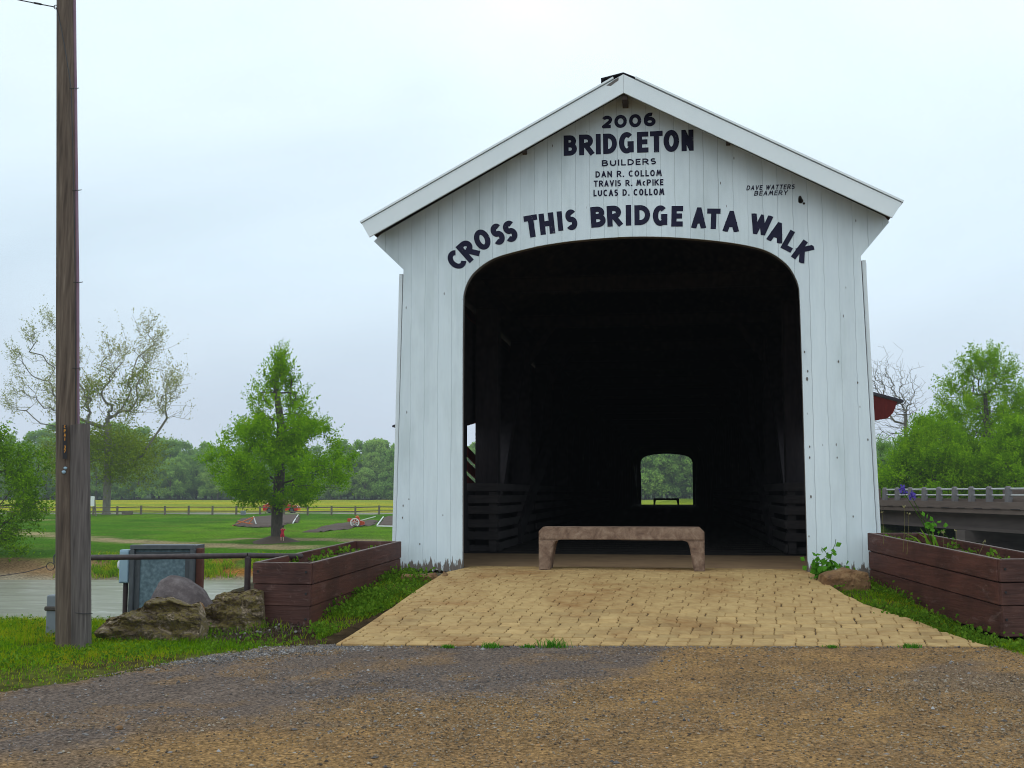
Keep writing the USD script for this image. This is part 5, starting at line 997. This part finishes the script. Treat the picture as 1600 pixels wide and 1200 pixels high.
right_tree('broadleaf_tree', 'darker green tree filling the gap between the rounded tree and the right edge', 1520, 690, 800, 62, 86, 67, 480, leaf='leaf_left', lump=.3, per=42)
right_tree('low_bush', 'small bright bush between portal wall and the road bridge railing', 1394, 742, 800, 30, 84, 64, 170)
right_tree('low_bush', 'dull green bush behind the bare tree right of the portal', 1385, 690, 800, 50, 105, 65, 220, leaf='leaf_far')
right_tree('broadleaf_tree', 'green tree half outside the right edge behind the tallest one', 1680, 560, 800, 90, 100, 66, 400)
# bare tree right of the portal
bbp = at(1412, 790, 96); bbp[2] = .2; K = 96 / FP; rbq = np.random.default_rng(71)
def S2(x, y): return np.array([(x - 1412) * K, 0, (790 - y) * K])
tp = np.vstack([S2(*c) + rbq.normal(size=(k, 3)) * [rx * K, rx * K, ry * K] for c, rx, ry, k in (((1390, 610), 17, 24, 420), ((1425, 625), 12, 20, 320), ((1400, 660), 22, 22, 360), ((1375, 590), 12, 10, 180))])
tree('bare_tree', 'bare leafless tree between the portal and the green trees', bbp, tp, [S2(1416, 740), S2(1419, 690), S2(1420, 655)], 73, .0085, .17, 'leaf_syc', 'palebark', lambda n, e, r: [('buds', cards(n[e][r.integers(0, len(e), 160)], .1, r), 'leaf_syc')], curl=.12, sides=4, expo=2.1)

# woodland along the far side of the field: a belt of trees that reads as one mass
WD = UsdGeom.PointInstancer.Define(stage, '/World/woodland'); tag(WD, 'hazy belt of green woodland beyond the yellow field', 'woodland', kind='stuff')
protos = []; rf = np.random.default_rng(81)
for k in range(6):
    px_ = UsdGeom.Xform.Define(stage, f'/World/woodland/wood_tree_{k:03d}' if k else '/World/woodland/wood_tree'); H = [19, 17, 21, 15, 18, 12][k]; R = [5.2, 4.6, 5.6, 5.0, 4.2, 4.6][k]
    C_ = []
    for _ in range(46):
        f = rf.uniform(.12, .97); r_ = R * np.interp(f, [0, .3, .6, .85, 1], [.75, 1, .95, .62, .2]) * math.sqrt(rf.uniform()); th = rf.uniform(0, 6.28); C_.append((r_ * math.cos(th), r_ * math.sin(th), f * H * .93, rf.uniform(.9, 1.7)))
    P = []
    for (a, b, c, s) in C_:
        q = rf.normal(size=(85, 3)); q /= np.linalg.norm(q, axis=1, keepdims=True); q *= rf.uniform(.6, 1.05, (85, 1)); P.append(np.array([a, b, c]) + q * [s, s, s * .8])
    P = np.vstack(P); P = P[P[:, 2] > .2]
    obj('crown', cards(P, rf.uniform(.4, .75, len(P)), rf, up=.2, aspect=.8), M['leaf_far'], px_); obj('trunk', tubes([((0, 0, -1), (0, 0, H * .75), .32, .12)] + [((0, 0, H * .35), (R * .5 * math.cos(t), R * .5 * math.sin(t), H * .65), .14, .05) for t in (0, 2, 4)], 6), M['bark'], px_)
    protos.append(px_.GetPath())
pos, idx, scl, rot = [], [], [], []
for row, (D, dens, s0) in enumerate(((334, 5, .70), (341, 5, .82), (352, 5.5, .94), (366, 6, 1.04), (380, 6.5, 1.1))):
    for l in np.arange(-230, 260, dens):
        l2_ = l + rf.normal(0, 2); D2 = D + rf.normal(0, 3); p = LD(l2_, D2); hgt = s0 * (1 + .16 * (meshkit.fbm(np.array([l * .018, row * 2.0, 0]), 3, 5) - .5) * 2) * (1 + .0030 * np.clip(-l - 45, -20, 110)) * rf.uniform(.93, 1.07)
        if 2 < l < 75: hgt *= 1.8
        pos.append(Gf.Vec3f(float(p[0]), float(p[1]), gz(*p) - .3)); idx.append(int(rf.integers(0, 6))); scl.append(Gf.Vec3f(hgt * 1.05, hgt * 1.05, hgt)); a = rf.uniform(0, math.pi); rot.append(Gf.Quath(math.cos(a), 0, 0, math.sin(a)))
WD.CreatePrototypesRel().SetTargets(protos); WD.CreatePositionsAttr(pos); WD.CreateProtoIndicesAttr(idx); WD.CreateScalesAttr(scl); WD.CreateOrientationsAttr(rot)

# ------------------------------------------------------------------ across the river: fence, car, wheel, beds, signs, person
FE = thing('rail_fence', 'long two-rail wooden fence between far lawn and gravel road', 'fence'); fx = np.arange(148, 640, 37.5); base = []
DF = 124.5
for i, x in enumerate(list(np.arange(-40, 640, 37.2))):
    if 224 < x < 228: continue
    p = at(x, 800, DF); z = gz(p[0], p[1]); base.append(np.array([p[0], p[1], z])); obj('fence_post', bx(p[0] - .09, p[0] + .09, p[1] - .09, p[1] + .09, z - .2, z + 1.02), M['fence'], FE)
for a, b in zip(base[:-1], base[1:]):
    for h in (.42, .86): obj('fence_rail', beam(a + [0, 0, h], b + [0, 0, h], .06, .11), M['fence'], FE)
def wheel(r, w, n=20):
    t = trimesh.creation.cylinder(r, w, sections=n); t.apply_transform(trimesh.transformations.rotation_matrix(math.pi / 2, (1, 0, 0))); return t
cp_ = at(440, 801, 131); cp_[2] = gz(cp_[0], cp_[1]); CR = thing('parked_car', 'small red car parked on the road behind the feathery tree', 'car', tuple(cp_), YAW)
prof = Polygon([(-2.05, .3), (-2.1, .75), (-1.95, .98), (-1.6, 1.05), (-1.15, 1.45), (-.2, 1.5), (.55, 1.4), (1.1, .98), (1.85, .85), (2.08, .62), (2.08, .3), (1.7, .28), (1.5, .55), (1.2, .58), (.95, .28), (-.9, .28), (-1.1, .56), (-1.45, .56), (-1.65, .28)])
b_ = extr_xz(prof, -.82, .82); v = b_.vertices.copy(); v[:, 1] *= np.where(v[:, 2] > .95, .82, 1.0); b_.vertices = v; obj('body', b_, M['carred'], CR)
for sg_ in (-1, 1):
    y = sg_ * .70
    obj('window', extr_xz(Polygon([(-1.42, 1.07), (-1.08, 1.38), (-.42, 1.42), (-.42, 1.06)]), y - .02, y + .02), M['carglass'], CR); obj('window', extr_xz(Polygon([(-.35, 1.06), (-.35, 1.42), (.48, 1.34), (.92, 1.03)]), y - .02, y + .02), M['carglass'], CR)
    for xx in (-1.28, 1.35):
        wl_ = wheel(.32, .2); wl_.apply_translation((xx, sg_ * .76, .32)); W_ = obj('wheel', wl_, M['tyre'], CR); h_ = wheel(.19, .03, 12); h_.apply_translation((xx, sg_ * .875, .32)); obj('rim', h_, M['galv_frame'], W_)
    obj('headlight', rbx(1.9, 2.09, sg_ * .75, sg_ * .45, .62, .76, .02), M['white'], CR); obj('tail_light', rbx(-2.11, -2.0, sg_ * .8, sg_ * .6, .75, .95, .02), M['carglass'], CR)
obj('rear_window', rbx(-1.86, -1.8, -.55, .55, 1.02, 1.2, .01), M['white'], CR)
wp = at_ground(556, 823, 80); WP = thing('farm_implement', 'old red farm implement with white spoked wheels and a white drawbar', 'farm machine', tuple(wp), YAW); k = depth(wp[0], wp[1]) / FP; R = 6.3 * k
for yy in (-.35, .35):
    th = np.linspace(0, 2 * math.pi, 24); obj('wheel', [path_tube([(R * math.cos(t) - .05, yy, R + R * math.sin(t)) for t in th], .055, 6, False)] + [beam((-.05, yy, R), (R * math.cos(t) - .05, yy, R + R * math.sin(t)), .04, .04) for t in np.arange(8) * math.pi / 4 + .1], M['white'], WP)
obj('axle', path_tube([(-.05, -.4, R), (-.05, .4, R)], .06), M['farmred'], WP)
obj('frame', extr_xz(Polygon([(-.75, R * 1.3), (-.7, R * 2.1), (-.3, R * 2.0), (.1, R * 2.3), (.3, R * 2.2), (.35, R * 1.5), (.75, R * 1.2), (.75, R * .5), (.4, R * .4), (.1, R * 1.0), (-.4, R * 1.2)]), -.2, .2), M['farmred'], WP)
obj('seat', rock((.16, .16, .1), 2, .1, sub=2).apply_translation((.12, 0, R * 2.45)), M['orange'], WP, smooth=True); obj('seat_post', path_tube([(.12, 0, R * 1.9), (.12, 0, R * 2.4)], .03), M['farmred'], WP)
obj('drawbar', beam((.35, 0, R * 1.5), (1.75, 0, R * 2.55), .06, .07), M['white'], WP)
def bed(lab, pxs, seed, h=.16):
    ps = np.array([at_ground(*p, lo=66)[:2] for p in pxs]); po = Polygon(ps).buffer(0); x0, y0, x1, y1 = po.bounds; gx, gy = np.meshgrid(np.arange(x0 - .3, x1 + .3, .3), np.arange(y0 - .3, y1 + .3, .3)); inn = contains_xy(po.buffer(.1), gx, gy)
    d = np.array([po.exterior.distance(Point(a, b)) if po.contains(Point(a, b)) else 0 for a, b in zip(gx.ravel(), gy.ravel())]); z = ground_z(gx.ravel(), gy.ravel()) + .01 + np.minimum(d * .35, h) + .08 * (meshkit.fbm(np.column_stack([gx.ravel() * 2, gy.ravel() * 2, 0 * d]), 3, seed) - .35) * (d > 0)
    n = gx.shape[1]; c = inn[:-1, :-1] & inn[1:, :-1] & inn[:-1, 1:] & inn[1:, 1:]; k = (np.arange(gx.shape[0])[:, None] * n + np.arange(n)[None])[:-1, :-1][c]
    q = np.column_stack([k, k + 1, k + n + 1, k + n]); uq, iv_ = np.unique(q, return_inverse=True)
    t = thing('mulch_bed', lab, 'flower bed'); obj('mound', (np.column_stack([gx.ravel(), gy.ravel(), z])[uq], iv_.reshape(-1, 4)), M['mulch'], t, smooth=True); return t
B_1 = bed('brown mulch bed with a white edging board beside the feathery tree', [(362, 822), (375, 812), (410, 808), (470, 806), (468, 817), (440, 823), (400, 825)], 1)
B_2 = bed('long dark mulch strip running down the lawn below the farm implement', [(470, 832), (500, 824), (545, 817), (575, 813), (592, 814), (585, 821), (550, 826), (505, 832)], 2, .1)
B_3 = bed('brown mulch bed with white edging close to the portal wall', [(589, 823), (600, 809), (640, 808), (640, 824)], 3)
for t, a, b in ((B_1, (457.5, 819), (466, 806)), (B_1, (418, 819), (456, 819)), (B_3, (589, 823), (599, 809)), (B_3, (589, 823.3), (640, 825))):
    p, q = at_ground(*a, lo=66), at_ground(*b, lo=66); obj('edging_board', beam(p + [0, 0, .10], q + [0, 0, .10], .07, .12), M['white'] if a[0] != 418 else M['fence'], t)
OF = thing('pole_tripod', 'orange and white pole frame standing in the mulch bed', 'pole frame'); fp = at_ground(396, 822, 66); k = depth(fp[0], fp[1])
for a, b, m in (((363, 822), (397, 807.5), 'orange'), ((385, 822), (397, 808), 'orange'), ((396, 807), (401.5, 823), 'white'), ((372, 814), (398, 820), 'orange')): obj('pole', path_tube([at(*a, k), at(*b, k)], .05, 6), M[m], OF)
SG = thing('white_sign', 'white sign board on a post to the right of the pole by the fence', 'sign'); s0 = at(146, 800, 121); z = gz(s0[0], s0[1])
obj('post', path_tube([at(150, 806, 121), at(147.5, 776, 121)], .07, 6), M['fence'], SG); q = at(144.5, 783, 120.9); obj('board', beam(q - [0, 0, .55], q + [0, 0, .55], .42, .04, up=FW), M['white'], SG)
s1 = thing('grey_sign', 'weathered grey panel fixed low on the rail fence', 'sign'); q = at(199, 803, DF - .2); obj('panel', beam(q - RT * .62, q + RT * .62, .06, .68), M['fence'], s1); obj('leg', [bx(q[0] - .5, q[0] - .42, q[1], q[1] + .06, q[2] - .8, q[2]), bx(q[0] + .42, q[0] + .5, q[1], q[1] + .06, q[2] - .8, q[2])], M['fence'], s1)
s2 = thing('small_bin', 'small dark bin standing at the fence left of the car', 'bin'); q = at(380, 803, DF - .6); z = gz(q[0], q[1]); obj('body', trimesh.creation.cone(.3, .1).apply_translation((0, 0, -5)) if False else rbx(q[0] - .25, q[0] + .25, q[1] - .2, q[1] + .2, z, z + .5, .04), M['grey_plastic'], s2); obj('handle', path_tube([(q[0] - .15, q[1], z + .5), (q[0], q[1], z + .95), (q[0] + .15, q[1], z + .5)], .03, 5), M['black'], s2)
# mulch ring round the tree and the child leaning on its trunk
th = np.linspace(0, 2 * math.pi, 33)[:-1]; V = [(tb[0], tb[1], tb[2] + .42)] + [(tb[0] + r * math.cos(t), tb[1] + r * math.sin(t), gz(tb[0] + r * math.cos(t), tb[1] + r * math.sin(t)) + dz) for r, dz in ((.55, .38), (1.1, .2), (1.75, -.03)) for t in th]
F = [[0, 1 + i, 1 + (i + 1) % 32] for i in range(32)]
for k in range(2): F += [[1 + k * 32 + i, 33 + k * 32 + i, 33 + k * 32 + (i + 1) % 32] for i in range(32)] + [[1 + k * 32 + i, 33 + k * 32 + (i + 1) % 32, 1 + k * 32 + (i + 1) % 32] for i in range(32)]
tag(obj('mulch_ring', trimesh.Trimesh(V, F, process=False), M['mulch'], smooth=True), 'mulch mound round the foot of the feathery tree', 'mulch')
def blob(chain, edge=.018):
    ms = []
    for (p, r), (q, s_) in chain:
        a = m3.Manifold.sphere(r, 14).translate(tuple(map(float, p))); b = m3.Manifold.sphere(s_, 14).translate(tuple(map(float, q))); ms.append(m3.Manifold.batch_hull([a, b]))
    m = m3.Manifold.batch_boolean(ms, m3.OpType.Add).refine_to_length(edge); mm = m.to_mesh(); t = trimesh.Trimesh(mm.vert_properties[:, :3], mm.tri_verts, process=True); return trimesh.smoothing.filter_taubin(t, iterations=8)
cpn = at(441, 848, Dt - 1.0); cz = gz(cpn[0], cpn[1]) + .1
PE = thing('person', 'child in red top and shorts leaning face down against the tree trunk', 'person', (cpn[0], cpn[1], cz), YAW)
Jn = dict(hl=(-.07, 0, .47), hr=(.07, 0, .47), kl=(-.08, -.03, .25), kr=(.08, -.02, .25), al=(-.08, -.02, .045), ar=(.08, -.02, .045), tl=(-.08, .1, .03), tr=(.08, .1, .03), pel=(0, 0, .5), ch=(0, .06, .74), nk=(0, .1, .86), hd=(0, .15, .965), sl=(-.12, .07, .8), sr=(.12, .07, .8), el=(-.17, .2, .78), er=(.17, .2, .78), wl=(-.1, .3, .86), wr=(.1, .3, .86))
c = lambda a, r, b, s_: ((Jn[a], r), (Jn[b], s_))
body = blob([c('hl', .055, 'kl', .042), c('kl', .04, 'al', .028), c('hr', .055, 'kr', .042), c('kr', .04, 'ar', .028), c('al', .028, 'tl', .022), c('ar', .028, 'tr', .022), c('pel', .085, 'ch', .09), c('ch', .085, 'nk', .035), c('nk', .034, 'hd', .05), c('sl', .042, 'sr', .042), c('sl', .038, 'el', .028), c('el', .027, 'wl', .02), c('sr', .038, 'er', .028), c('er', .027, 'wr', .02), (((0, .15, .97), .075), ((0, .16, 1.0), .072))])
PB = obj('body', body, M['skin'], PE, smooth=True)
for sx in (-1, 1):
    w_ = np.array(Jn['wl' if sx < 0 else 'wr']); obj('hand', blob([((w_, .02), (w_ + [0, .04, .03], .018))] + [((w_ + [sx * f * .010, .04, .03], .007), (w_ + [sx * f * .014, .06, .075 - .004 * f * f], .005)) for f in (-1.5, -.5, .5, 1.5)] + [((w_ + [-sx * .01, .03, .01], .007), (w_ + [-sx * .035, .045, .035], .005))], .006), M['skin'], PE, smooth=True)
obj('top', blob([((Jn['pel'], .098), (Jn['ch'], .104)), ((Jn['ch'], .1), ((0, .085, .815), .07)), ((Jn['sl'], .054), ((-.15, .13, .79), .044)), ((Jn['sr'], .054), ((.15, .13, .79), .044))]), M['cloth'], PE, smooth=True)
obj('shorts', blob([((Jn['pel'], .1), ((0, 0, .47), .1)), ((Jn['hl'], .07), ((-.077, -.015, .33), .066)), ((Jn['hr'], .07), ((.077, -.015, .33), .066))]), M['cloth'], PE, smooth=True)
obj('hair', blob([(((0, .135, .99), .08), ((0, .145, 1.02), .075))]), M['hair'], PE, smooth=True)
for sx in (-1, 1): obj('shoe', blob([(((sx * .08, -.03, .03), .034), ((sx * .08, .1, .026), .03))]), M['white'], PE, smooth=True)

# ------------------------------------------------------------------ the concrete road bridge at the right
RB = thing('road_bridge', 'low concrete road bridge with post and pipe railing at the right', 'bridge')
A0 = at(1447, 783.5, 60); A1 = at(1576, 783.8, 51.3); A0[2] = A1[2] = .45; dv = (A1 - A0)[:2]; dv /= np.linalg.norm(dv); e3 = np.array([dv[0], dv[1], 0]); sd = np.array([-dv[1], dv[0], 0]); sd = sd if sd @ RT > 0 else -sd
def rb(s, o=0, z=0): return A0 + e3 * s + sd * o + [0, 0, z]
S0, S1 = -8.5, 46
obj('deck', beam(rb(S0, 4.6, -.16), rb(S1, 4.6, -.16), 9.2, .30), M['concrete'], RB)
for o in (-.08, 9.3): obj('deck_edge', beam(rb(S0, o, -.13), rb(S1, o, -.13), .3, .34), M['concrete'], RB); obj('edge_lip', beam(rb(S0, o, -.40), rb(S1, o, -.40), .22, .26), M['concrete'], RB)
obj('drain_slots', [beam(rb(s, -.235, -.285), rb(s + .8, -.235, -.285), .02, .035) for s in np.arange(S0 + .3, S1, 1.75)], M['tagblack'], RB)
for o in (.5, 3.2, 5.9, 8.6): obj('girder', [beam(rb(S0, o, -.92), rb(S1, o, -.92), .4, .76), beam(rb(S0, o, -1.32), rb(S1, o, -1.32), .62, .16), beam(rb(S0, o, -.6), rb(S1, o, -.6), .6, .12)], M['girder'], RB)
for o, nm in ((.0, 'near'), (9.2, 'far')):
    for s in np.arange(S0 + 3.0, S1, 1.78):
        obj('rail_post', trimesh.convex.convex_hull(np.array([rb(s + a, o + b, z) for a, b, z in ((-.16, -.12, .04), (.16, -.12, .04), (-.16, .12, .04), (.16, .12, .04), (-.13, -.1, .72), (.13, -.1, .72), (-.13, .1, .72), (.13, .1, .72), (-.06, -.06, .79), (.06, .06, .79), (-.06, .06, .79), (.06, -.06, .79))])), M['concrete_pale'], RB)
    for h in (.36, .66): obj('pipe_rail', path_tube([rb(S0 + 2.8, o + .06, h), rb(S1, o + .06, h)], .045, 8), M['rail_white'], RB, smooth=40)
    obj('end_block', beam(rb(S0 - .4, o, .36), rb(S0 + 2.0, o, .36), .3, .72), M['concrete'], RB)
    obj('curb', beam(rb(S0, o + (.25 if o < 1 else -.25), .09), rb(S1, o + (.25 if o < 1 else -.25), .09), .3, .18), M['concrete'], RB)
for s in (4, 30): obj('pier', [beam(rb(s, -.1, -1.7), rb(s, 9.3, -1.7), 1.0, .58), beam(rb(s, 1, -3.6), rb(s, 8.4, -3.6), .8, 3.2)], M['girder'], RB)
obj('abutment', [beam(rb(S0 - .8, -.6, -2.6), rb(S0 - .8, 9.8, -2.6), 1.4, 5.0)], M['girder'], RB)
# guard rail beyond the bridge end
GR = thing('guard_rail', 'thin steel guard rail running on from the road bridge towards the far bank', 'guard rail')
obj('rail', beam(rb(S0 - 9, .1, .42), rb(S0 - .5, .1, .42), .05, .26), M['galv_frame'], GR)
for s in np.arange(S0 - 9, S0 - .5, 1.9): obj('post', beam(rb(s, .2, -.1), rb(s, .2, .5), .1, .1, up=(0, 1, 0)), M['fence'], GR)

# ------------------------------------------------------------------ damp hazy air
hz = bx(-900, 900, -300, 1500, -7, 40)
M['haze'] = usdkit.material(stage, '/World/Looks/haze', {'v': ('principled_volume', {'color': (.9, .95, 1.0), 'density': .00022, 'anisotropy': 0.0})}, [], volume='v.volume')
HZ = obj('haze', hz, M['haze']); tag(HZ, 'thin damp haze over the far woodland', 'haze', kind='stuff')
